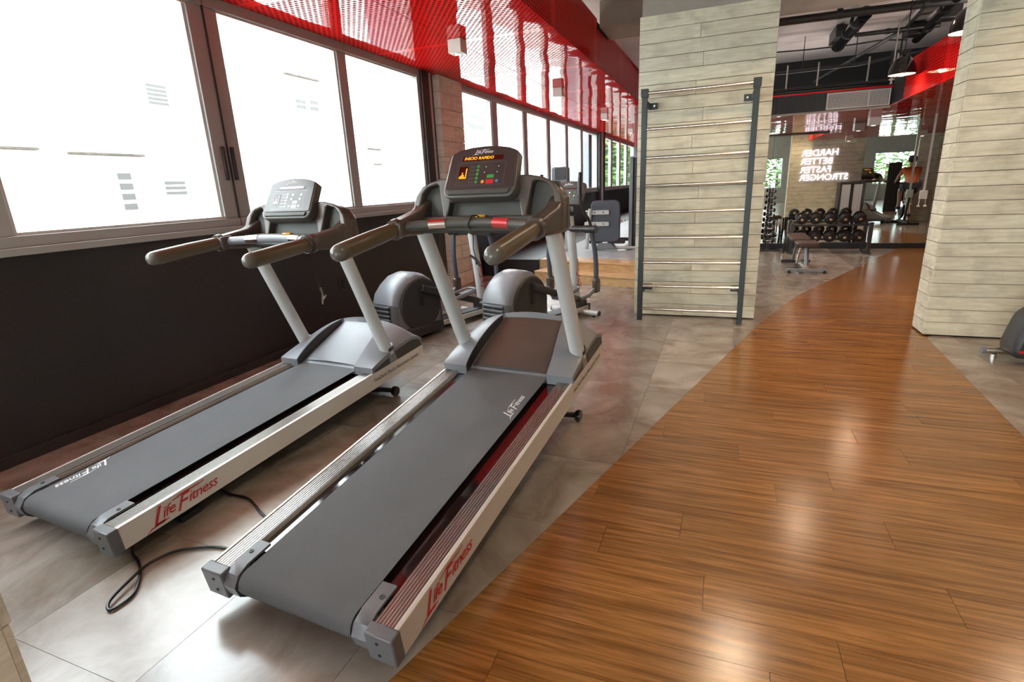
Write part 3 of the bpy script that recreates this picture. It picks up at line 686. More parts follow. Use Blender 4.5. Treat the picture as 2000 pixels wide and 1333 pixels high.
    for s in (1, -1):
        q = [p for p in bp if 0.12 < s*p[0] < 0.26]
        MB().tube([(p[0], p[1]-0.002, p[2]+0.002) for p in q], 0.0265, 16).build('hand_sensor', M['sensor'] if s < 0 or not led else M['sensorreflect'], hb)
    # dashboard: arched frame with two bottle pockets and a tray
    sh = Matrix.Shear  # unused placeholder
    XM = frame_m((0, 1.605, 0.985), (1, 0, 0), (0, 0.30, 1))       # local x = u, local y = up the panel
    outl = [(-0.43, -0.005), (0.43, -0.005), (0.432, 0.12), (0.415, 0.18), (0.375, 0.228), (0.32, 0.252), (0.25, 0.265), (0.0, 0.268), (-0.25, 0.265), (-0.32, 0.252), (-0.375, 0.228), (-0.415, 0.18), (-0.432, 0.12)]
    pk = lambda s: ([(s*0.240, 0.072), (s*0.375, 0.072), (s*0.388, 0.13), (s*0.372, 0.19), (s*0.34, 0.222), (s*0.285, 0.238), (s*0.268, 0.228)])
    tray = [(-0.215, 0.072), (0.215, 0.072), (0.20, 0.142), (-0.20, 0.142)]
    db = plate(outl, [pk(1), pk(-1), tray], -0.06, XM).build('dashboard', M['warmgrey'], T, bevel=0.008, ang=40)
    back = [(x*1.0, y_) for x, y_ in outl]
    bk = MB(); bk.X = XM; bk.prism(back, 'z', -0.125, -0.058); bk.build('dashboard_back', M['warmgrey'], T, bevel=0.025, seg=3)
    for s in (1, -1):
        tr = MB(); tr.X = XM; tr.prism([(s*0.235, 0.065), (s*0.39, 0.065), (s*0.395, 0.235), (s*0.25, 0.242)], 'z', -0.058, -0.052); tr.build('bottle_pocket', M['pocket'], T)
    rim = MB(); rim.X = XM; rim.tube([(-0.42, 0.0, 0.01), (0, 0.002, 0.012), (0.42, 0.0, 0.01)], 0.02, 10); rim.box(-0.42, 0.42, 0.0, 0.066, -0.03, 0.024); rim.build('lower_shelf', M['pocket'], T, bevel=0.008)
    tr = MB(); tr.X = XM; tr.box(-0.22, 0.22, 0.06, 0.15, -0.058, -0.05); tr.build('tray', M['pocket'], T)
    # console head
    CM = frame_m((0, 1.590, 1.148), (1, 0, 0), (0, 0.68, 1)); nrm = Vector((0, 0, 1))
    face = [(-0.165, 0.0), (0.165, 0.0), (0.19, 0.012), (0.205, 0.04)] + [(0.205-0.012*t, 0.04+0.19*t) for t in (0.5, 1.0)] + [(0.185, 0.243), (0.15, 0.257), (0.08, 0.270), (0, 0.274), (-0.08, 0.270), (-0.15, 0.257), (-0.185, 0.243)] + [(-0.193, 0.23), (-0.199, 0.135), (-0.205, 0.04), (-0.19, 0.012)]
    hd = MB(); hd.X = CM; hd.prism(face, 'z', -0.045, 0.008)
    head = hd.build('console', M['bezel'], T, bevel=0.008, seg=3)
    sf = [(x*0.945, 0.012+(y_*0.955)) for x, y_ in face]
    f_ = MB(); f_.X = CM; f_.prism([(x, max(y_, 0.045)) for x, y_ in sf], 'z', 0.006, 0.0125); f_.build('console_face', M['conface'], head, bevel=0.002)
    lg = MB(); lg.X = CM; lg.prism([(-0.17, 0.014), (0.17, 0.014), (0.178, 0.04), (-0.178, 0.04)], 'z', 0.004, 0.018); lg.build('reading_ledge', M['pocket'], head, bevel=0.005)
    def P(m, name, x0, x1, y0, y1, z=0.0125, t=0.0012, round_=False):
        b = MB(); b.X = CM
        if round_: b.cyl(((x0+x1)/2, (y0+y1)/2, z-0.001), ((x0+x1)/2, (y0+y1)/2, z+t), (x1-x0)/2, 12)
        else: b.box(x0, x1, y0, y1, z-0.0005, z+t)
        return b.build(name, m, head)
    zt = lambda x, y_: CM @ Matrix.Translation((x, y_, 0.0135))
    logo(0.027, M['whiteink_glare'], head, zt(0.0, 0.240), 'head_lettering')
    P(M['ledwin'], 'led_window', -0.115, 0.115, 0.196, 0.219)
    if led: text('INICIO RAPIDO', 0.021, M['led'], head, CM @ Matrix.Translation((-0.022, 0.2075, 0.0142)), 'led_text', 0.15, 0.0003, 0.0003, sx=1.15)
    else: P(M['whiteink_glare'], 'display_glare_strip', -0.10, 0.10, 0.201, 0.214, 0.0137)  # unlit console: window glare painted white on display, keys and border
    fr = MB(); fr.X = CM
    for (x0, x1, y0, y1) in ((-0.135, 0.135, 0.185, 0.1862), (-0.135, 0.135, 0.062, 0.0632), (-0.135, -0.1338, 0.062, 0.186), (0.1338, 0.135, 0.062, 0.186)): fr.box(x0, x1, y0, y1, 0.0125, 0.0131)
    fr.build('printed_border', M['greyink'] if led else M['whiteink_glare'], head)
    P(M['ledwin'], 'profile_window', -0.125, -0.078, 0.095, 0.165)
    for k, hh in enumerate((0.2, 0.3, 0.55, 0.35, 0.15, 0.9)):
        P(M['led'] if led else M['whiteink_glare'], 'led_bar', -0.121+k*0.0072, -0.121+k*0.0072+0.005, 0.099, 0.099+0.062*hh, 0.0137, 0.0006)
    for k in range(5): P(M['green'] if led else M['whiteink_glare'], 'program_key', -0.026, -0.010, 0.072+k*0.021, 0.086+k*0.021, round_=True)
    for k in range(5): P(M['whiteink_glare'] if not led else M['greyink'], 'key_caption', -0.062, -0.034, 0.077+k*0.021, 0.080+k*0.021, t=0.0004)
    for (x_, y_) in ((0.028, 0.158), (0.098, 0.158), (0.024, 0.128), (0.094, 0.128)):
        k_ = P(M['keyblack'] if led else M['whiteink_glare'], 'arrow_key', x_-0.009, x_+0.009, y_-0.009, y_+0.009, round_=True)
        P(M['whiteink_glare'], 'arrow_mark', x_-0.003, x_+0.003, y_-0.003, y_+0.003, 0.0142, 0.0003)
    P(M['green'] if led else M['whiteink_glare'], 'start_key', 0.040, 0.078, 0.098, 0.116); P(M['redkey'] if led else M['whiteink_glare'], 'stop_key', 0.038, 0.080, 0.068, 0.090)
    P(M['yellow'] if led else M['whiteink_glare'], 'pause_key', 0.010, 0.028, 0.070, 0.088, round_=True); P(M['blue'] if led else M['whiteink_glare'], 'cool_key', 0.090, 0.106, 0.073, 0.089, round_=True)
    # orange safety key and its lanyard
    MB().box(-0.035, 0.035, 1.575, 1.60, 1.052, 1.064).build('safety_key', M['yellow'], T, bevel=0.004)
    if led:
        ln = MB().tube([(0.0+0.031*math.sin(q)*0.35, 1.50+0.031*math.cos(q), 1.044+0.031*math.sin(q)) for q in frange(0, 2*PI, 14)], 0.004, 6)
        ln.tube([(0.005, 1.575, 1.054), (0.012, 1.54, 1.07), (0.004, 1.50, 1.076)], 0.0035, 6)
        ln.tube([(0.0, 1.472, 1.03), (0.018, 1.468, 0.98), (0.012, 1.466, 0.92), (0.02, 1.465, 0.87)], 0.0025, 6).build('lanyard', M['cord'], T)
        MB().tube([(-0.01, 1.465, 0.885), (0.02, 1.465, 0.865), (0.04, 1.465, 0.83)], 0.006, 6).tube([(0.02, 1.465, 0.87), (0.022, 1.462, 0.84)], 0.006, 6).build('lanyard_clip', M['charcoal'], T)
    else:
        MB().tube([(0.385, 1.40+0.0*q, 1.0) for q in (0, 1)] and [(0.385+0.05*math.sin(q), 1.35, 1.03+0.048*math.cos(q)) for q in frange(-PI, PI, 14)], 0.004, 6).tube([(0.40, 1.35, 0.985), (0.405, 1.36, 0.90), (0.40, 1.37, 0.80), (0.41, 1.375, 0.74)], 0.0025, 6).build('lanyard', M['cord'], T)
        MB().tube([(0.395, 1.375, 0.68), (0.41, 1.375, 0.74), (0.40, 1.375, 0.78)], 0.006, 6).tube([(0.40, 1.375, 0.70), (0.435, 1.375, 0.735)], 0.004, 6).build('lanyard_clip', M['steel'], T)
    # side print
    SM = frame_m((W2+0.0006, 0.315, 0.055), (0, 1, 0), (0, 0, 1))
    logo(0.082, M['redink'], T, SM, 'side_lettering')
    text('FlexDeck Shock Absorption System', 0.036, M['greyink'], T, frame_m((W2+0.0003, 1.93, 0.06), (0, 1, 0), (0, 0, 1)), 'deck_lettering', 0.1, 0.0003)
    # lift frame with wheels and rear feet
    wv = 1.97; ww = world_w(wv, 0.036)
    lf = MB().box(-0.20, 0.20, 1.50, 1.56, -0.03, 0.04)
    for s in (1, -1): lf.tube([(s*0.20, 1.55, 0.0), (s*0.26, wv-0.06, ww+0.03), (s*0.31, wv, ww)], 0.018, 10)
    lf.cyl((-0.33, wv, ww), (0.33, wv, ww), 0.013); l_ = lf.build('lift_frame', M['black'], T)
    for s in (1, -1): MB().lathe([(0.02, -0.016), (0.034, -0.016), (0.036, -0.01), (0.036, 0.01), (0.034, 0.016), (0.02, 0.016)], (s*0.335, wv, ww), 18, 'x').build('wheel', M['blackgl'], T)
    for s in (1, -1):
        w0 = world_w(0.36, 0.0)
        MB().box(s*0.30-0.045, s*0.30+0.045, 0.31, 0.41, w0, w0+0.03).box(s*0.30-0.03, s*0.30+0.03, 0.33, 0.39, w0+0.03, 0.04).build('rear_foot', M['black'], T, bevel=0.004)
    MB().box(-0.33, 0.33, 1.80, 2.24, 0.0, 0.12).build('belly_pan', M['black'], T)
    return T
T1 = treadmill((-2.643, 1.137, 0.07), 0.063, 0.064, 'grey treadmill beside the window wall, its screen pale with glare', led=False, belt_logo='left', group=None)
T2 = treadmill((-1.253, 1.069, 0.07), 0.069, 0.123, 'nearest treadmill, orange text lit on its dark screen', led=True, group=None)

# power cords
tag(MB().tube(curve([(-2.30, 1.22, 0.05), (-2.27, 1.19, 0.012), (-2.20, 1.165, 0.008), (-2.11, 1.11, 0.008), (-2.03, 1.03, 0.008), (-2.02, 0.96, 0.008), (-2.035, 0.94, 0.009), (-2.07, 0.97, 0.016), (-2.10, 1.06, 0.020), (-2.13, 1.17, 0.016), (-2.10, 1.26, 0.012), (-2.03, 1.31, 0.010), (-1.94, 1.345, 0.008), (-1.80, 1.36, 0.008), (-1.55, 1.42, 0.008)]), 0.0062, 8).build('power_cord', M['cord']),
    'black cable looped on the floor between the rear ends of the treadmills', 'cable')
tag(MB().tube(curve([(-2.42, 1.72, 0.008), (-2.27, 1.68, 0.008), (-2.14, 1.675, 0.008), (-2.04, 1.635, 0.008), (-1.95, 1.59, 0.008), (-1.7, 1.5, 0.008)]), 0.0062, 8).build('power_cord', M['cord']),
    'short black cable running from under the window treadmill', 'cable')

# ================================================================== ELLIPTICALS
def elliptical(loc, yaw, label):
    T = thing('elliptical_trainer', loc, (0, 0, -yaw), label, 'elliptical')
    prof = [(0.03, 0.10), (0.0, 0.20), (0.0, 0.405), (0.035, 0.50), (0.12, 0.59), (0.22, 0.655), (0.34, 0.68), (0.46, 0.655), (0.56, 0.59), (0.64, 0.48), (0.68, 0.34), (0.69, 0.10)]
    def sec(t, k):     # shrink profile towards the sides
        c = (0.34, 0.30); return [(c[0]+(p[0]-c[0])*k, max(0.08, c[1]+(p[1]-c[1])*k)) for p in prof]
    def loft(us, ks, p0, p1):
        b = MB(); rows = []
        for u, k in zip(us, ks): rows.append([(u, p[0], p[1]) for p in sec(0, k)[p0:p1]])
        b.grid(rows); return b
    US = [-0.175, -0.165, -0.13, -0.06, 0, 0.06, 0.13, 0.165, 0.175]; KS = [0.80, 0.90, 0.96, 0.995, 1.0, 0.995, 0.96, 0.90, 0.80]
    up = loft(US, KS, 2, 9); o1 = up.build('rear_shell', M['offwhite'] if False else M['grey'], T, ang=60)
    lo = loft(US, [k*0.995 for k in KS], 0, 3).build('lower_shell', M['cap'], T, ang=60)
    loft(US, [k*0.99 for k in KS], 8, 12).build('front_shell', M['charcoal'], T, ang=60)
    for s in (1, -1):
        pts = [(p[0], p[1]) for p in sec(0, 0.82)]
        MB().prism(pts, 'x', *sorted((s*0.10, s*0.172))).build('side_shell', M['grey'], T)
        MB().lathe([(0.255, 0.0), (0.265, s*0.012), (0.25, s*0.024), (0.05, s*0.030), (0.012, s*0.030)], (s*0.168, 0.36, 0.355), 36, 'x').build('crank_disc', M['charcoal'], T)
        MB().cyl((s*0.19, 0.36, 0.355), (s*0.20, 0.36, 0.355), 0.012, 10).build('hub_cap', M['blackm'], T)
    vt = MB()
    for k in range(5):
        z = 0.185+k*0.042
        vt.box(-0.12, -0.008, -0.006, 0.03, z, z+0.012); vt.box(0.008, 0.12, -0.006, 0.03, z, z+0.012)
    vt.build('vent_slots', M['blackm'], T)
    vr = MB()
    for k in range(5):
        z = 0.201+k*0.042
        vr.box(-0.125, 0.125, -0.010, 0.03, z, z+0.020)
    vr.build('vent_louvres', M['cap'], T, bevel=0.005)
    # base
    MB().box(-0.09, 0.09, 0.05, 1.62, 0.03, 0.11).build('base_beam', M['black'], T, bevel=0.012)
    for s in (1, -1): MB().box(*sorted((s*0.092, s*0.104)), 0.45, 1.55, 0.045, 0.10).build('beam_cover', M['railwhite'], T, bevel=0.004)
    MB().box(-0.2, 0.2, 0.02, 0.64, 0.03, 0.14).build('base_shroud', M['charcoal'], T, bevel=0.02)
    for v, hw in ((0.1, 0.27), (1.42, 0.31)):
        st_ = MB().cyl((-hw, v, 0.045), (hw, v, 0.045), 0.028, 16).build('stabiliser', M['offwhite'], T)
        for s in (1, -1):
            MB().cyl((s*hw, v, 0.045), (s*(hw+0.012), v, 0.045), 0.030, 16).build('end_cap', M['charcoal'], st_)
            MB().cyl((s*(hw-0.06), v, 0.0), (s*(hw-0.06), v, 0.02), 0.018, 10).build('levelling_foot', M['blackm'], st_)
    # mast
    MB().tube([(0, 1.46, 0.08), (0, 1.40, 0.6), (0, 1.31, 1.22)], 0.048, 18).build('mast', M['offwhite'], T)
    MB().box(-0.09, 0.09, 1.38, 1.55, 0.08, 0.17).build('mast_foot', M['charcoal'], T, bevel=0.02)
    for s in (1, -1): logo(0.085, M['redink'], T, frame_m((s*0.0495, 1.425, 0.48), (0, -0.12*1, s*1.0) if s > 0 else (0, 0.12, -1), (0, -1, 0)), 'mast_lettering')
    MB().cyl((-0.30, 1.33, 0.98), (0.30, 1.33, 0.98), 0.034, 16).build('pivot_tube', M['charcoal'], T)
    for s in (1, -1):
        sw = 0.05*s
        MB().cyl((s*0.20, 1.33, 0.98), (s*0.33, 1.33, 0.98), 0.042, 16).build('pivot_sleeve', M['charcoal'], T)
        MB().tube(curve([(s*0.27, 1.33, 0.98), (s*0.275, 1.36+sw, 0.7), (s*0.275, 1.38+sw, 0.42)], 4), 0.026, 14).build('swing_arm', M['pad'], T)
        MB().box(s*0.275-0.03, s*0.275+0.03, 1.33+sw, 1.43+sw, 0.28, 0.44).build('arm_joint', M['warmgrey'], T, bevel=0.02, seg=3)
        MB().tube([(s*0.275, 1.38+sw, 0.34), (s*0.26, 1.25+sw, 0.27), (s*0.24, 1.12, 0.25)], 0.022, 12).build('link_rod', M['grey'], T)
        MB().tube([(s*0.215, 0.36, 0.355+s*0.17), (s*0.235, 0.75, 0.32+s*0.06), (s*0.24, 1.13, 0.25)], 0.026, 12, rz=1.4).build('pedal_arm', M['charcoal'], T)
        MB().box(s*0.20-0.01, s*0.20+0.012, 0.34, 0.38, *sorted((0.355, 0.355+s*0.19))).build('crank', M['black'], T, bevel=0.004)
        tr = rrect(-0.075, 0.075, -0.18, 0.18, 0.05)
        pm = Matrix.Translation((s*0.235, 0.88, 0.32+s*0.03)) @ Matrix.Rotation(0.12, 4, 'X')
        p_ = MB(); p_.X = pm; p_.prism(tr, 'z', 0, 0.02); pe = p_.build('pedal', M['grey'], T, bevel=0.004)
        r_ = MB(); r_.X = pm; ring = [(x, y_, 0.035) for x, y_ in tr]; r_.tube(ring + [ring[0]], 0.011, 8); r_.build('pedal_rim', M['grey'], pe)
        ha = MB().tube(curve([(s*0.27, 1.33, 0.98), (s*0.27, 1.30, 1.06), (s*0.262, 1.22, 1.15), (s*0.255, 1.16, 1.24), (s*0.25, 1.14, 1.33)], 4), 0.016, 12).build('moving_handle', M['charcoal'], T)
        MB().tube([(s*0.25, 1.14, 1.32), (s*0.245, 1.15, 1.45), (s*0.24, 1.17, 1.56)], [0.022, 0.023, 0.020], 12).build('grip', M['black'], ha)
    fh = MB().tube([(-0.02, 1.30, 1.15), (-0.10, 1.18, 1.16), (-0.12, 1.12, 1.26)], 0.016, 10).tube([(0.02, 1.30, 1.15), (0.10, 1.18, 1.16), (0.12, 1.12, 1.26)], 0.016, 10).build('fixed_handle', M['charcoal'], T)
    for s in (1, -1): MB().tube([(s*0.115, 1.13, 1.22), (s*0.125, 1.10, 1.31)], 0.019, 10).build('pulse_sensor', M['sensor'], fh)
    CM = frame_m((0, 1.25, 1.24), (1, 0, 0), (0, 0.38, 1))
    outl = [(-0.16, 0), (0.16, 0), (0.185, 0.02), (0.205, 0.2), (0.19, 0.235), (0.09, 0.255), (0, 0.26), (-0.09, 0.255), (-0.19, 0.235), (-0.205, 0.2), (-0.185, 0.02)]
    b = MB(); b.X = CM; b.prism(outl, 'z', -0.05, 0.0); hd = b.build('console', M['warmgrey'], T, bevel=0.012, seg=3)
    b = MB(); b.X = CM; b.prism([(x*0.9, 0.02+y_*0.86) for x, y_ in outl], 'z', -0.002, 0.004); b.build('console_face', M['conface'], hd, bevel=0.002)
    b = MB(); b.X = CM; b.box(-0.11, 0.11, 0.165, 0.18, 0.004, 0.006); b.build('display', M['ledwin'], hd)
    for i in range(4):
        for j in range(3):
            b = MB(); b.X = CM; b.cyl((-0.09+i*0.06, 0.06+j*0.035, 0.003), (-0.09+i*0.06, 0.06+j*0.035, 0.0065), 0.009, 10); b.build('key', M['green'] if (i+j) % 2 else M['whiteink_glare'], hd)
    logo(0.028, M['whiteink_glare'], hd, CM @ Matrix.Translation((0, 0.218, 0.0045)), 'head_lettering')
    MB().box(-0.10, 0.10, 1.27, 1.33, 1.12, 1.24).build('console_neck', M['charcoal'], T, bevel=0.02)
    return T
elliptical((-3.06, 4.24, 0), math.radians(18), 'elliptical trainer nearer the window wall, behind the pale-screened treadmill')
elliptical((-1.97, 4.47, 0), math.radians(18), 'elliptical trainer behind the orange-lit treadmill, its console facing the room')

# ================================================================== WALL BARS
wbm = thing('wall_bars', (0, 0, 0), label='dark steel wall bars with bright rungs on the middle pillar', cat='wall bars')
yb = 5.72
for x in (-0.785, 0.212):
    MB().box(x-0.026, x+0.026, yb-0.02, yb+0.028, 0.0, 2.24).build('post', M['greymet'], wbm, bevel=0.003)
    MB().box(x-0.034, x+0.034, yb-0.03, yb+0.035, 2.225, 2.30).build('post_head', M['greymet'], wbm, bevel=0.003)
for i, z in enumerate((2.262, 1.935, 1.665, 1.400, 1.140, 0.880, 0.625, 0.375, 0.125)):
    MB().cyl((-0.76, yb, z), (0.19, yb, z), 0.0165, 14).build('rung', M['steel'], wbm)
for x, sx in ((-0.785, 1), (0.212, -1)):
    for z in (2.165, 0.33):
        br = MB().box(*sorted((x+sx*0.02, x+sx*0.10)), yb+0.19, yb+0.215, z-0.03, z+0.03).box(*sorted((x+sx*0.01, x+sx*0.03)), yb, yb+0.215, z-0.03, z+0.03).build('wall_bracket', M['greymet'], wbm, bevel=0.003)
        MB().cyl((x+sx*0.07, yb+0.19, z), (x+sx*0.07, yb+0.183, z), 0.010, 8).build('bolt', M['steel'], br)

# ================================================================== LIGHT FITTINGS
def spot(loc, power, size=2.2, rad=0.04, col=WARM, blend=0.6, rot=(0, 0, 0)):
    l = bpy.data.lights.new('lamp_beam', 'SPOT'); l.energy = power; l.spot_size = size; l.spot_blend = blend; l.shadow_soft_size = rad; l.color = col
    o = bpy.data.objects.new('lamp_beam', l); COL.objects.link(o); o.location = loc; o.rotation_euler = rot; return o
def cube_light(loc, z, label, s=0.075, power=None):
    t = thing('ceiling_downlight', (loc[0], loc[1], z), label=label, cat='downlight', group=None)
    MB().box(-s, s, -s, s, -0.13, 0).build('housing', M['whitebox'], t, bevel=0.004)
    MB().lathe([(0.045, 0), (0.045, 0.006), (0.036, 0.008), (0.034, 0.0)], (0, 0, -0.1365), 20, caps=False).build('reflector_ring', M['chrome'], t)
    MB().cyl((0, 0, -0.1305), (0, 0, -0.133), 0.033, 20).build('lens', M['downglow'], t)
    sp = spot((0, 0, -0.145), power or CUBE_POWER, 2.0, 0.03, (1.0, 0.85, 0.68)); sp.parent = t
    return t
CL = [((-2.72, 5.62), 'largest white cube downlight under the red soffit, nearest the camera'), ((-2.62, 9.05), 'second white cube downlight under the red soffit'),
      ((-2.66, 12.9), 'third white cube downlight under the red soffit'), ((-2.72, 17.0), 'smallest white cube downlight at the far end of the red soffit')]
for p, l in CL: cube_light(p, 2.95, l)
cube_light((-2.72, 1.5), 2.95, 'white cube downlight under the red soffit above the treadmills')
cube_light((2.35, 11.6), ZS, 'white cube downlight on the low soffit in front of the mirror', 0.085, 45)
for x_, y_, l_ in ((2.9, 7.6, 'behind the wide pillar'), (4.4, 7.9, 'above the mirrored bench'), (4.2, 10.6, 'right of the suspension strap'), (0.6, 10.9, 'above the upright dumbbell stand')): cube_light((x_, y_), ZS, 'added white cube downlight on the low soffit ' + l_, 0.075, 70)  # these are added to brighten the area reflected in the mirror
def pendant(loc, label, r=0.15, ztop=3.7, on=True):
    t = thing('pendant_lamp', loc, label=label, cat='pendant lamp')
    MB().lathe([(r, 0.0), (r*0.97, 0.05), (r*0.86, 0.11), (r*0.62, 0.17), (r*0.34, 0.205), (r*0.2, 0.22), (r*0.2, 0.27), (0.02, 0.28), (0.012, 0.27), (r*0.3, 0.195), (r*0.58, 0.16), (r*0.82, 0.105), (r*0.93, 0.05), (r*0.965, 0.002)], (0, 0, 0), 32, caps=False).build('shade', M['blackgl'], t)
    MB().lathe([(r*0.93, 0.004), (r*0.92, 0.05), (r*0.81, 0.10), (r*0.57, 0.155), (r*0.3, 0.19), (0.01, 0.20)], (0, 0, 0), 32, caps=False).build('shade_lining', M['whitebox'], t)
    MB().lathe([(0.01, 0.02), (0.04, 0.035), (0.05, 0.065), (0.04, 0.10), (0.02, 0.14)], (0, 0, 0), 16).build('bulb', M['lampglow'], t)
    MB().cyl((0, 0, 0.27), (0, 0, ztop-loc[2]), 0.006, 8).build('cable', M['cord'], t)
    s_ = spot((0, 0, 0.015), PENDANT_POWER, 2.6, 0.05); s_.parent = t
    l = bpy.data.lights.new('bulb_light', 'POINT'); l.energy = 4; l.color = WARM; l.shadow_soft_size = 0.03
    o = bpy.data.objects.new('bulb_light', l); COL.objects.link(o); o.location = (0, 0, 0.012); o.parent = t
    return t
pendant((1.935, 8.45, 2.565), 'black dome pendant hanging in front of the red fascia, farther from the camera', ztop=3.47)
pendant((1.96, 6.55, 2.615), 'black dome pendant half hidden by the right pillar')
def track_spot(loc, label, power=CEIL_SPOT_POWER, rot=(0, 0, 0)):
    t = thing('track_spotlight', loc, label=label, cat='spotlight')
    MB().lathe([(0.055, -0.2), (0.06, -0.19), (0.06, 0.0), (0.05, 0.01)], (0, 0, 0), 20).build('can', M['black'], t)
    MB().cyl((0, 0, -0.198), (0, 0, -0.203), 0.052, 20).build('lens', M['lampglow'], t)
    MB().cyl((0, 0, 0.0), (0, 0, 3.7-loc[2]), 0.01, 8).build('stem', M['black'], t)
    s_ = spot((0, 0, -0.215), power, 2.3, 0.06, rot=rot); s_.parent = t
    return t
track_spot((0.33, 4.6, 3.45), 'ceiling spotlight above the wall bars, out of the frame')
track_spot((2.8, 4.9, 3.45), 'ceiling spotlight before the wide pillar, out of the frame')
track_spot((0.6, 2.2, 3.45), 'ceiling spotlight over the oak path, out of the frame')
track_spot((2.8, 1.4, 3.45), 'ceiling spotlight at the right of the camera, out of the frame')
track_spot((0.0, -2.0, 3.45), 'ceiling spotlight behind the camera')
track_spot((3.6, -3.0, 3.45), 'ceiling spotlight near the garden windows')
track_spot((1.2, 7.15, 3.45), 'added ceiling spotlight above the bench, brightening the mirror end')  # added spot, kept out of view, to light the dim mirror end
track_spot((4.4, 3.2, 3.45), 'ceiling spotlight over the mirrored treadmill')
track_spot((6.2, 4.5, 3.45), 'ceiling spotlight behind the wide pillar, right side')

def fill(loc, sx, sy, power, label):  # added unseen uplights that brighten the ceiling
    t = thing('ceiling_fill_light', loc, label=label, cat='cove light')
    MB().box(-sx/2, sx/2, -sy/2, sy/2, 0, 0.03).build('tray', M['whitebox'], t)
    l = bpy.data.lights.new('fill_glow', 'AREA'); l.shape = 'RECTANGLE'; l.size = sx*0.9; l.size_y = sy*0.9; l.energy = power; l.color = (1.0, 0.88, 0.78)
    o = bpy.data.objects.new('fill_glow', l); COL.objects.link(o); o.location = (0, 0, 0.035); o.rotation_euler = (PI, 0, 0); o.parent = t
fill((3.1, 8.0, ZS+0.032), 0.25, 2.6, 32, 'added uplight lying on the low soffit and washing the ceiling, hidden by the red fascia')
fill((0.9, 10.6, ZS+0.032), 2.4, 0.25, 10, 'added uplight lying on the low soffit behind the air duct')
fill((-2.3, 8.5, 2.98), 0.25, 4.0, 12, 'added uplight lying on the window soffit behind the red fascia')
# ================================================================== CEILING SERVICES
def pipe(name, pts, r, label, cat='pipe', m='black', couplings=()):
    t = thing(name, (0, 0, 0), label=label, cat=cat)
    MB().tube(pts, r, 14).build('run', M[m], t)
    for c, d in couplings:
        c = Vector(c); d = Vector(d).normalized()*0.03; MB().cyl(c-d, c+d, r*1.25, 14).build('coupling', M[m], t)
    return t
pipe('ceiling_pipe', [(0.2, 8.52, 3.35), (4.6, 8.62, 3.33)], 0.048, 'thick black pipe crossing the ceiling just beyond the beam', couplings=[((1.2, 8.54, 3.354), (1, 0, 0)), ((2.1, 8.56, 3.35), (1, 0, 0))])
fd = thing('ventilation_pipe', (0, 0, 0), label='fat black tube ending in mid-air above the bench', cat='duct')
MB().cyl((1.47, 10.3, 3.31), (1.50, 8.65, 3.345), 0.085, 22).build('tube', M['blackgl'], fd)
for yy in (10.28, 9.5, 8.95): MB().cyl((1.48, yy, 3.315+(10.3-yy)*0.02), (1.48, yy+0.05, 3.315+(10.3-yy)*0.02), 0.093, 22).build('ring', M['black'], fd)
MB().box(1.33, 1.42, 9.6, 10.2, 3.30, 3.46).box(1.36, 1.6, 9.7, 9.76, 3.34, 3.47).build('hanger', M['black'], fd, bevel=0.005)
pipe('ceiling_pipe', [(1.60, 9.75, 3.32), (2.62, 9.85, 3.34)], 0.03, 'thin black pipe joining the fat tube to the right-hand pipe', couplings=[((2.0, 9.79, 3.327), (1, 0, 0))])
rp = pipe('ceiling_pipe', [(2.55, 10.6, 3.33), (2.40, 8.6, 3.36), (2.3, 7.3, 3.30)], 0.06, 'fat black pipe running towards the right pillar under the ceiling', m='blackgl', couplings=[((2.50, 9.9, 3.34), (0, 1, 0)), ((2.43, 9.0, 3.354), (0, 1, 0))])
pipe('ceiling_pipe', [(2.30, 10.3, 3.40), (2.20, 8.8, 3.42)], 0.022, 'thin black conduit beside the fat right-hand pipe')
pipe('ceiling_pipe', [(2.2, 9.9, 3.34), (1.35, 11.6, 3.0)], 0.028, 'slanting black pipe under the dark end of the ceiling')
for (x, y_, z, l) in ((2.42, 10.2, 3.38, 'small black projector box hung below the right-hand pipe, upper one'), (2.36, 10.55, 3.10, 'small black projector box hung below the right-hand pipe, lower one'), (2.55, 9.3, 3.36, 'black equipment box tucked beside the pipe near the top of the picture')):
    t = thing('projector_box', (x, y_, z), label=l, cat='box')
    MB().box(-0.11, 0.11, -0.12, 0.12, -0.08, 0.08).build('body', M['black'], t, bevel=0.01)
    MB().cyl((-0.03, -0.12, 0), (-0.03, -0.14, 0), 0.035, 14).build('lens', M['blackgl'], t)
    MB().cyl((0, 0, 0.08), (0, 0, 3.47-z), 0.012, 8).build('rod', M['black'], t)
tag(MB().tube([(0.55, 10.5, 3.36), (1.1, 10.5, 3.34), (1.7, 10.55, 3.345), (2.1, 10.6, 3.37), (2.45, 10.7, 3.35)], 0.011, 8).build('ceiling_cable', M['cord']), 'thin black cable slung across the ceiling behind the fat tube', 'cable')
hp = pipe('sprinkler_pipe', [(0.4, 10.2, 2.99), (1.75, 10.2, 3.0), (2.6, 9.9, 3.06)], 0.024, 'thin black sprinkler pipe on rods across the dark ceiling')
for x in (1.0, 1.7, 2.2): MB().cyl((x, 10.15, 3.0), (x, 10.15, 3.468), 0.006, 6).build('rod', M['black'], hp)
hp = pipe('ceiling_pipe', [(0.4, 9.95, 2.70), (2.9, 9.95, 2.70)], 0.03, 'lowest black pipe just above the air duct')
for x in (0.78, 1.2, 1.85, 2.2): MB().cyl((x, 9.93, 2.72), (x, 9.93, 3.05), 0.012, 8).build('rod', M['concrete'], hp)
sp_ = thing('fire_sprinkler', (2.12, 9.75, 2.66), label='small white sprinkler head above the air grille', cat='sprinkler')
MB().lathe([(0.035, 0.02), (0.035, 0.035), (0.015, 0.04), (0.01, 0.0), (0.02, -0.03)], n=14).build('body', M['whitebox'], sp_)
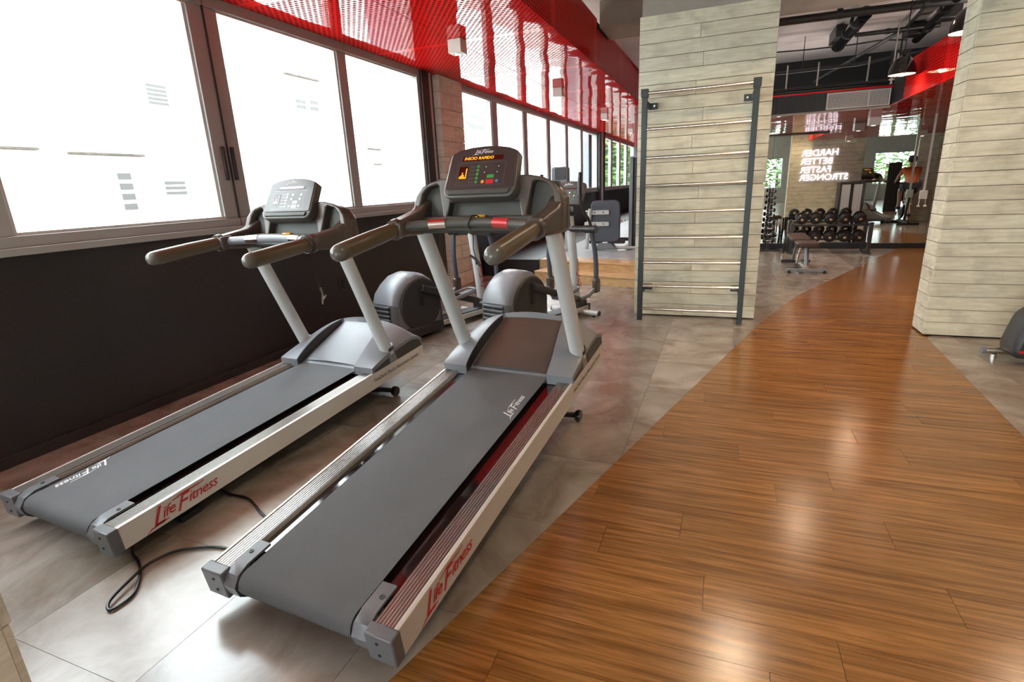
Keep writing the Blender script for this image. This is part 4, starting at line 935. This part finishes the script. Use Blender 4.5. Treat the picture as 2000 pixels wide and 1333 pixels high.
MB().cyl((0, 0, 0.03), (0, 0, 0.81), 0.008, 8).build('drop_rod', M['concrete'], sp_)
for (x, y_, z, dx, l) in ((-1.30, 8.95, 3.40, 0.6, 'upper black pipe stub seen left of the middle pillar'), (-1.22, 9.6, 3.30, 0.6, 'lower black pipe stub seen left of the middle pillar')):
    t = thing('ceiling_pipe', (x, y_, z), label=l, cat='pipe')
    MB().box(0, dx, -0.06, 0.06, -0.05, 0.05).build('tray', M['black'], t, bevel=0.005); MB().cyl((0.07, 0, -0.07), (dx, 0, -0.07), 0.05, 12).build('run', M['black'], t)
    MB().cyl((0.2, 0, 0.05), (0.2, 0, 3.47-z), 0.01, 6).build('rod', M['black'], t)
# black air duct with grille
ad = thing('air_duct', (0, 0, 0), label='ribbed black air duct with a white grille above the mirrors', cat='air duct')
MB().box(-0.6, 2.135, YF+0.0, YF+0.10, ZS-0.004, 2.585).build('casing', M['black'], ad)
MB().box(2.17, 8.9, YF+0.0, YF+0.10, ZS+0.013, 2.585).build('casing', M['black'], ad)
rb = MB()
for i in range(68):
    x = -0.58+i*0.04
    if x < 2.12 and not (1.30 < x < 2.30): rb.box(x, x+0.014, YF-0.008, YF, ZS, 2.58)
o = rb.build('ribs', M['black'], ad, smooth=False); o['kind'] = 'stuff'
MB().box(-0.6, 2.135, YF-0.012, YF, ZS-0.03, ZS-0.004).build('lower_lip', M['concrete'], ad)
gl = MB().box(1.32, 2.12+0.16, YF-0.03, YF-0.012, 2.345, 2.36).box(1.32, 2.28, YF-0.03, YF-0.012, 2.505, 2.52).box(1.32, 1.337, YF-0.03, YF-0.012, 2.36, 2.505).box(2.263, 2.28, YF-0.03, YF-0.012, 2.36, 2.505).box(1.62, 1.632, YF-0.03, YF-0.012, 2.36, 2.505).box(1.94, 1.952, YF-0.03, YF-0.012, 2.36, 2.505)
gl = MB().box(1.32, 2.12, YF-0.03, YF-0.012, 2.345, 2.36).box(1.32, 2.12, YF-0.03, YF-0.012, 2.555, 2.57).box(1.32, 1.337, YF-0.03, YF-0.012, 2.36, 2.555).box(2.103, 2.12, YF-0.03, YF-0.012, 2.36, 2.555).box(1.58, 1.59, YF-0.03, YF-0.012, 2.36, 2.555).box(1.85, 1.86, YF-0.03, YF-0.012, 2.36, 2.555)
gr_ = gl.build('grille_frame', M['grille'], ad, bevel=0.003)
bl = MB()
for i in range(38): bl.box(1.34+i*0.02, 1.35+i*0.02, YF-0.024, YF-0.014, 2.36, 2.555)
for i in range(8): bl.box(1.337, 2.103, YF-0.024, YF-0.016, 2.375+i*0.023, 2.382+i*0.023)
o = bl.build('grille_blades', M['grille'], gr_, smooth=False); o['kind'] = 'stuff'

# ================================================================== FREE WEIGHTS
def dumbbell(name, loc, rot, R=0.10, Lh=0.12, label='', group='', plates=3):
    t = thing(name, loc, rot, label, 'dumbbell', group)
    MB().cyl((0, -Lh/2-0.01, 0), (0, Lh/2+0.01, 0), 0.016, 12).build('handle', M['chrome'], t)
    for s in (1, -1):
        prof = []
        y0 = Lh/2
        for k in range(plates):
            r = R*(1-0.13*k); w = 0.024; yk = y0+k*w
            prof += [(r*0.96, s*yk), (r, s*(yk+0.004)), (r, s*(yk+w-0.006)), (r*0.95, s*(yk+w-0.001))]
        hd = MB().lathe([(0.02, s*y0)]+prof+[(0.03, s*(y0+plates*0.024))], n=22, axis='y').build('head', M['iron'], t)
        MB().lathe([(0.026, s*(y0+plates*0.024)), (0.028, s*(y0+plates*0.024+0.006)), (0.020, s*(y0+plates*0.024+0.014))], n=14, axis='y').build('end_cap', M['goldchr'], hd)
    return t
RX0, RX1, RY = 1.22, 2.48, 11.55
rk = thing('dumbbell_rack', (0, 0, 0), label='low black two-tier dumbbell rack in front of the mirror', cat='rack')
for x in (RX0, RX1):
    MB().box(x-0.03, x+0.03, RY-0.22, RY-0.15, 0.03, 0.56).build('leg', M['charcoal'], rk, bevel=0.004)
    MB().box(x-0.03, x+0.03, RY+0.20, RY+0.27, 0.03, 0.60).build('leg', M['charcoal'], rk, bevel=0.004)
    MB().box(x-0.035, x+0.035, RY-0.28, RY+0.32, 0.0, 0.035).build('foot', M['charcoal'], rk, bevel=0.004)
for z, nm in ((0.50, 'upper'), (0.17, 'lower')):
    for yo in (-0.15, 0.10): 
        MB().box(RX0+0.03, RX1-0.03, RY+yo-0.02, RY+yo+0.02, z+0.0+(yo+0.15)*0.2, z+0.035+(yo+0.15)*0.2).build('shelf_rail', M['black'], rk, bevel=0.004)
places_u = ['leftmost', 'second from the left', 'middle', 'fourth from the left', 'rightmost']
proto = None
for z, tier in ((0.50, 'upper'), (0.17, 'lower')):
    for k in range(5):
        x = RX0+0.16+k*0.235+(0.02 if tier == 'lower' else 0.0)
        lab = '%s heavy black dumbbell on the %s tier of the low rack' % (places_u[k], tier)
        if proto is None: proto = dumbbell('dumbbell', (x, RY, z+0.14), (0.19, 0, 0), label=lab, group='dumbbells on the low rack')
        else: dup(proto, (x, RY, z+0.14), (0.19, 0, 0), lab)
# tower of small dumbbells
tw = thing('dumbbell_tower', (0.86, 11.85, 0), label='slim upright stand of small dumbbells beside the middle pillar', cat='rack')
MB().box(-0.22, 0.22, -0.17, -0.12, 0.0, 0.03).box(-0.22, 0.22, 0.12, 0.17, 0.0, 0.03).box(-0.03, 0.03, -0.15, 0.15, 0.0, 0.035).build('base', M['black'], tw, bevel=0.004)
MB().box(-0.02, 0.02, -0.02, 0.02, 0.03, 1.18).build('post', M['black'], tw, bevel=0.003)
NT = 9; sp0 = None
ordn = ['lowest', 'second from the bottom', 'third from the bottom', 'fourth from the bottom', 'middle', 'fourth from the top', 'third from the top', 'second from the top', 'topmost']
for k in range(NT):
    z = 0.20+k*0.118; r = 0.058-k*0.0028
    MB().box(-0.035, 0.035, -0.07, 0.02, z-0.03, z-0.018).build('cradle', M['black'], tw)
    lab = '%s small black dumbbell on the upright stand' % ordn[k]
    if sp0 is None: sp0 = dumbbell('dumbbell', (0.86, 11.80, z), (0, 0, PI/2), 0.058, 0.10, lab, 'small dumbbells on the upright stand', 2); c = sp0
    else: c = dup(sp0, (0.86, 11.80, z), (0, 0, PI/2), lab, scale=(r/0.058,)*3)
wp = thing('weight_plate', (1.12, 11.55, 0.28), (0, 0, 0), 'black weight plate leaning on the left end of the low rack', 'weight plate')
MB().lathe([(0.025, -0.02), (0.20, -0.018), (0.21, -0.01), (0.21, 0.01), (0.20, 0.018), (0.025, 0.02)], n=32, axis='x').build('disc', M['iron'], wp)
MB().lathe([(0.03, -0.024), (0.035, 0.024)], n=16, axis='x').build('hub', M['steel'], wp); wp.location.z = 0.212

# bench
bn = thing('weight_bench', (1.22, 9.05, 0), (0, 0, math.radians(3)), 'adjustable bench with brown pad on the floor before the dumbbell rack', 'bench')
MB().prism(rrect(-0.15, 0.15, -0.02, 0.36, 0.04), 'z', 0.385, 0.455).build('seat_pad', M['padb'], bn, bevel=0.015, seg=3)
b = MB(); b.X = Matrix.Translation((-0.04, 0.40, 0.40)) @ Matrix.Rotation(math.radians(5), 4, 'X'); b.prism(rrect(-0.14, 0.14, 0, 0.55, 0.05), 'z', 0.0, 0.07); b.build('backrest_pad', M['padb'], bn, bevel=0.015, seg=3)
MB().box(-0.28, 0.28, -0.03, 0.03, 0.02, 0.07).build('front_foot', M['grey'], bn, bevel=0.006)
MB().box(-0.22, 0.22, 0.95, 1.0, 0.02, 0.07).build('rear_foot', M['black'], bn, bevel=0.006)
MB().box(-0.03, 0.03, 0.0, 1.0, 0.06, 0.11).build('spine', M['steel'], bn, bevel=0.004)
MB().tube([(0, 0.05, 0.09), (0, 0.16, 0.38)], 0.032, 4).build('seat_post', M['grey'], bn)
MB().tube([(-0.07, 0.45, 0.09), (-0.05, 0.30, 0.38)], 0.016, 8).tube([(0.05, 0.45, 0.09), (0.05, 0.30, 0.38)], 0.016, 8).build('brace', M['steel'], bn)
MB().tube([(-0.04, 0.95, 0.09), (-0.05, 0.65, 0.44)], 0.022, 8).build('back_brace', M['grey'], bn)
for s in (1, -1): MB().cyl((s*0.24, -0.04, 0.022), (s*0.24, 0.04, 0.022), 0.022, 12).build('rubber_foot', M['blackm'], bn)

# ================================================================== PLATFORM MACHINES
ZP = 0.29
sm = thing('seated_machine', (-1.95, 9.55, ZP), (0, 0, 0), 'weight machine with slate back pad on the raised platform', 'exercise machine')
MB().prism(rrect(-0.26, 0.26, 0.14, 0.86, 0.10), 'y', 0.0, 0.07).build('back_pad', M['pad'], sm, bevel=0.015, seg=3)
for z in (0.62, 0.42):
    c = MB().box(-0.36, 0.08, -0.05, -0.01, z, z+0.075).build('cross_plate', M['offwhite'], sm, bevel=0.006)
    for x in (-0.31, -0.17, -0.02): MB().cyl((x, -0.052, z+0.038), (x, -0.056, z+0.038), 0.012, 10).build('bolt', M['blackm'], c)
MB().tube([(-0.25, -0.06, 0.72), (-0.33, -0.02, 0.02)], 0.035, 12).build('rear_post', M['offwhite'], sm)
MB().box(-0.30, 0.34, 0.05, 0.14, 0.10, 0.17).build('seat_rail', M['charcoal'], sm, bevel=0.02, seg=3)
MB().prism([(-0.22, 0.0), (0.22, 0.0), (0.10, 0.12), (-0.10, 0.12)], 'y', 0.0, 0.16).build('base', M['grey'], sm, bevel=0.01)
MB().box(-0.05, 0.05, 0.02, 0.10, 0.09, 0.20).build('seat_stem', M['steel'], sm)
MB().cyl((0.26, 0.04, 0.50), (0.34, 0.04, 0.50), 0.015, 10).cyl((0.33, -0.02, 0.50), (0.33, 0.10, 0.50), 0.018, 10).build('adjuster', M['steel'], sm)
tm = thing('weight_tower', (-2.72, 9.45, ZP), (0, 0, 0), 'tall white machine tower by the windows behind the treadmill console', 'exercise machine')
MB().prism(rrect(-0.17, 0.13, 1.10, 1.46, 0.05), 'y', -0.02, 0.14).build('top_cover', M['grey'], tm, bevel=0.02, seg=3)
MB().prism(rrect(-0.10, 0.10, 1.24, 1.44, 0.03), 'y', -0.035, -0.015).build('front_panel', M['charcoal'], tm, bevel=0.005)
for x in (-0.13, 0.09): MB().box(x-0.03, x+0.03, 0.0, 0.08, 0.02, 1.2).build('post', M['offwhite'], tm, bevel=0.005)
MB().box(-0.16, 0.12, 0.02, 0.10, 0.0, 0.05).box(-0.05, 0.02, -0.3, 0.4, 0.0, 0.04).build('base', M['offwhite'], tm, bevel=0.005)
fm = thing('pulley_machine', (-1.50, 9.75, ZP), (0, 0, 0), 'tall grey cable frame half hidden behind the middle pillar', 'exercise machine')
MB().box(-0.06, 0.0, -0.05, 0.02, 0.02, 1.57).build('upright', M['grey'], fm, bevel=0.005)
MB().box(0.0, 0.12, 0.0, 0.30, 0.03, 1.55).build('weight_shroud', M['black'], fm, bevel=0.01)
MB().cyl((-0.30, -0.12, 0.03), (0.45, -0.12, 0.03), 0.025, 12).build('foot', M['offwhite'], fm)
MB().box(-0.8, 0.0, 0.15, 0.20, 0.12, 0.18).build('low_beam', M['charcoal'], fm, bevel=0.005)
MB().box(-0.10, -0.04, -0.13, 0.3, 0.0, 0.06).build('base', M['grey'], fm, bevel=0.005)

# ================================================================== RIGHT EDGE MACHINE
bk = thing('exercise_bike', (2.45, 4.95, 0), (0, 0, 0), 'dark exercise machine cut off by the right edge of the picture', 'exercise bike')
MB().prism([(-0.36, 0.05), (-0.385, 0.12), (-0.33, 0.36), (-0.28, 0.41), (-0.24, 0.43), (-0.20, 0.56), (-0.12, 0.70), (0.10, 0.74), (0.35, 0.62), (0.45, 0.3), (0.45, 0.05)], 'y', -0.12, 0.14).build('body', M['charcoal'], bk, bevel=0.04, seg=4)
stb = MB().cyl((-0.47, 0.10, 0.055), (0.47, 0.10, 0.055), 0.028, 16).build('stabiliser', M['steel'], bk)
MB().cyl((-0.485, 0.10, 0.055), (-0.46, 0.10, 0.055), 0.030, 16).build('end_cap', M['grey'], stb)
MB().cyl((-0.41, 0.08, 0.0), (-0.41, 0.08, 0.03), 0.02, 12).build('levelling_foot', M['chrome'], stb)
MB().box(-0.345, -0.32, -0.1235, -0.12, 0.10, 0.12).box(-0.30, -0.20, -0.124, -0.12, 0.10, 0.125).build('red_badge', M['redink'], bk)
MB().tube([(0.05, 0.0, 0.7), (-0.02, 0.0, 1.0), (-0.06, 0.0, 1.2)], 0.04, 14).build('mast', M['charcoal'], bk)
hb_ = MB().tube([(-0.05, 0.0, 1.15), (-0.3, -0.02, 1.16), (-0.45, -0.04, 1.20), (-0.465, -0.05, 1.33)], 0.022, 12).tube([(-0.05, 0.0, 1.15), (0.2, -0.02, 1.16), (0.33, -0.04, 1.20), (0.34, -0.05, 1.33)], 0.022, 12).build('handle', M['black'], bk)
b = MB(); b.X = frame_m((-0.05, 0.0, 1.22), (1, 0, 0), (0, 0.3, 1)); b.prism(rrect(-0.17, 0.17, 0, 0.25, 0.04), 'z', -0.04, 0); b.build('console', M['warmgrey'], bk, bevel=0.01)

MB().tube([(0.2, 0.25, 0.6), (0.28, 0.42, 0.86)], 0.03, 10).build('seat_post', M['charcoal'], bk)
MB().prism(rrect(0.14, 0.40, 0.30, 0.56, 0.08), 'z', 0.86, 0.93).build('saddle', M['blackm'], bk, bevel=0.02)
for s in (1, -1): MB().tube([(0.0, s*0.16-0.0, 0.36), (0.0, s*0.20, 0.36+s*0.14)], 0.014, 8).box(-0.06, 0.06, *sorted((s*0.20, s*0.29)), 0.35+s*0.14, 0.375+s*0.14).build('pedal', M['black'], bk)
# ================================================================== SEEN IN THE MIRROR
# neon words on the back of the wide pillar (read from the mirror side)
ns = thing('neon_sign', (0, 0, 0), label='white neon words on the back of the wide pillar, mirrored at the far wall', cat='neon sign')
for body, z in (('HARDER', 2.005), ('BETTER', 1.775), ('FASTER', 1.54), ('STRONGER', 1.32)):
    text(body, 0.25, M['neon'], ns, frame_m((2.03, 5.955, z), (-1, 0, 0), (0, 0, 1)), 'neon_word', 0.0, 0.010, 0.003, align='RIGHT', sx=0.98)
# selectorised machine behind the wide pillar
wm = thing('cable_tower', (3.25, 6.7, 0), (0, 0, 0), 'grey weight-stack machine behind the wide pillar, seen in the mirror', 'exercise machine')
for x in (-0.28, 0.28): MB().box(x-0.03, x+0.03, -0.2, 0.2, 0.0, 1.16).build('upright', M['charcoal'], wm, bevel=0.01)
MB().box(-0.31, 0.31, -0.2, 0.2, 1.12, 1.20).build('top_beam', M['charcoal'], wm, bevel=0.02); MB().box(-0.03, 0.03, 0.15, 0.2, 0.05, 1.14).build('centre_post', M['black'], wm)
for x in (-0.14, 0.14): MB().box(x-0.10, x+0.10, 0.16, 0.18, 0.1, 1.12).build('shroud', M['panelgrey'], wm, bevel=0.004)
MB().box(-0.33, 0.33, -0.25, 0.25, 0, 0.05).build('base', M['black'], wm, bevel=0.01)
dup(T2, (3.95, 6.4, 0.05), (0.06, 0, math.radians(180)), 'treadmill beyond the wide pillar, seen only in the mirror')
b2 = dup(bn, (5.35, 7.6, 0), (0, 0, math.radians(-70)), 'second adjustable bench, seen only in the mirror at the right')
bn2 = thing('roll_up_banner', (5.25, 2.4, 0), (0, 0, math.radians(-10)), 'dark roll-up banner near the garden window, seen in the mirror', 'banner')
MB().box(-0.2, 0.2, -0.01, 0.01, 0.08, 1.68).build('sheet', M['blackm'], bn2); MB().box(-0.22, 0.22, -0.08, 0.08, 0.0, 0.08).build('base', M['steel'], bn2, bevel=0.01)
sb = thing('stationary_bike', (4.62, 6.55, 0), (0, 0, math.radians(180)), 'black stationary bike ridden by the person in the mirror', 'exercise bike')
MB().box(-0.25, 0.25, -0.5, -0.44, 0, 0.06).box(-0.25, 0.25, 0.5, 0.56, 0, 0.06).box(-0.03, 0.03, -0.5, 0.5, 0.03, 0.10).build('frame', M['black'], sb, bevel=0.01)
MB().lathe([(0.22, -0.03), (0.24, -0.02), (0.24, 0.02), (0.22, 0.03)], (0, 0.3, 0.36), 28, 'x').build('flywheel', M['iron'], sb)
MB().tube([(0, 0.35, 0.1), (0, 0.42, 1.05)], 0.03, 10).build('handle_post', M['black'], sb); MB().tube([(0, -0.1, 0.1), (0, -0.28, 0.92)], 0.03, 10).build('seat_post', M['black'], sb)
MB().prism(rrect(-0.10, 0.10, -0.42, -0.16, 0.06), 'z', 0.92, 0.98).build('saddle', M['blackm'], sb, bevel=0.015)
MB().tube([(-0.2, 0.55, 1.12), (-0.2, 0.42, 1.08), (0.2, 0.42, 1.08), (0.2, 0.55, 1.12)], 0.018, 10).build('handlebar', M['black'], sb)

def skinned(name, verts, edges, radii, m, parent, root=0, sub=2):
    me = bpy.data.meshes.new(name); me.from_pydata(verts, edges, []); o = bpy.data.objects.new(name, me); COL.objects.link(o); o.parent = parent
    sk = o.modifiers.new('skin', 'SKIN'); sk.use_smooth_shade = True
    for i, r in enumerate(radii):
        d = me.skin_vertices[0].data[i]; d.radius = (r, r) if not isinstance(r, tuple) else r; d.use_root = (i == root)
    s = o.modifiers.new('sub', 'SUBSURF'); s.levels = sub; s.render_levels = sub; me.materials.append(m); return o
pe = thing('person', (4.62, 6.55, 0), (0, 0, math.radians(180)), 'person in an orange shirt riding the bike, seen in the mirror', 'person')
V = [(0, -0.27, 1.02), (0, -0.22, 1.18), (0, -0.12, 1.38), (0, -0.06, 1.47), (0, -0.03, 1.56), (0, -0.01, 1.66), (0, -0.01, 1.72),
     (0.17, -0.07, 1.43), (0.22, 0.12, 1.26), (0.20, 0.40, 1.15), (-0.17, -0.07, 1.43), (-0.22, 0.12, 1.26), (-0.20, 0.40, 1.15),
     (0.11, -0.24, 0.99), (0.13, 0.16, 0.90), (0.13, 0.08, 0.50), (0.13, 0.18, 0.44), (-0.11, -0.24, 0.99), (-0.13, 0.14, 0.72), (-0.13, 0.02, 0.30), (-0.13, 0.14, 0.24)]
Eg = [(0, 1), (1, 2), (2, 3), (3, 4), (4, 5), (5, 6), (2, 7), (7, 8), (8, 9), (2, 10), (10, 11), (11, 12), (0, 13), (13, 14), (14, 15), (15, 16), (0, 17), (17, 18), (18, 19), (19, 20)]
Rr = [0.13, 0.13, 0.14, 0.06, 0.055, 0.09, 0.07, 0.06, 0.045, 0.03, 0.06, 0.045, 0.03, 0.09, 0.065, 0.04, 0.04, 0.09, 0.065, 0.04, 0.04]
skinned('body', V, Eg, Rr, M['skin'], pe)
skinned('shirt', V[:4]+[V[7], V[10], (0.20, 0.03, 1.34), (-0.20, 0.03, 1.34)], [(0, 1), (1, 2), (2, 3), (2, 4), (2, 5), (4, 6), (5, 7)], [0.14, 0.14, 0.15, 0.06, 0.075, 0.075, 0.06, 0.06], M['orange'], pe)
skinned('shorts', [V[0], V[13], (0.125, 0.05, 0.93), V[17], (-0.125, 0.02, 0.83)], [(0, 1), (1, 2), (0, 3), (3, 4)], [0.14, 0.11, 0.09, 0.11, 0.09], M['darkcloth'], pe)
MB().lathe([(0.03, -0.10), (0.095, -0.05), (0.105, 0.02), (0.08, 0.075), (0.02, 0.10)], (0, -0.035, 1.70), 18).build('hair', M['hair'], pe)
fc = MB().tube([(0, 0.075, 1.66), (0, 0.10, 1.645)], [0.012, 0.014], 8).build('nose', M['skin'], pe)
for s in (1, -1):
    MB().lathe([(0.004, -0.01), (0.012, 0), (0.004, 0.01)], (s*0.035, 0.082, 1.68), 10, 'y').build('eye', M['blackm'], pe)
    for k in range(4): MB().tube([(s*(0.19+k*0.012)-s*0.02, 0.40, 1.15), (s*(0.19+k*0.014)-s*0.02, 0.46, 1.14), (s*(0.19+k*0.014)-s*0.02, 0.475, 1.10)], 0.008, 6).build('finger', M['skin'], pe)
    MB().tube([(s*0.17, 0.40, 1.15), (s*0.155, 0.44, 1.12)], 0.009, 6).build('thumb', M['skin'], pe)
    MB().prism(rrect(-0.045, 0.045, -0.08, 0.17, 0.04), 'z', -0.035, 0.04).build('shoe', M['darkcloth'], pe, bevel=0.015, loc=(s*0.13, 0.12 if s > 0 else 0.07, 0.42 if s > 0 else 0.22))
# suspension straps hanging before the mirror
sx_ = thing('suspension_strap', (3.30, 11.8, 0), label='white suspension strap hanging before the mirror near the right pillar', cat='strap')
MB().box(-0.018, 0.018, -0.003, 0.003, 1.05, ZS).build('webbing', M['strapw'], sx_)
MB().box(-0.06, 0.06, -0.015, 0.015, 0.92, 1.07).build('buckle', M['strapw'], sx_, bevel=0.006)
for s in (1, -1):
    MB().tube([(s*0.04, 0, 0.93), (s*0.05, 0, 0.84), (s*0.05, 0, 0.80)], 0.006, 6).build('loop', M['strapw'], sx_)
    MB().cyl((s*0.05-0.02, 0, 0.80), (s*0.05+0.02, 0, 0.80), 0.016, 10).build('handle', M['strapw'], sx_)
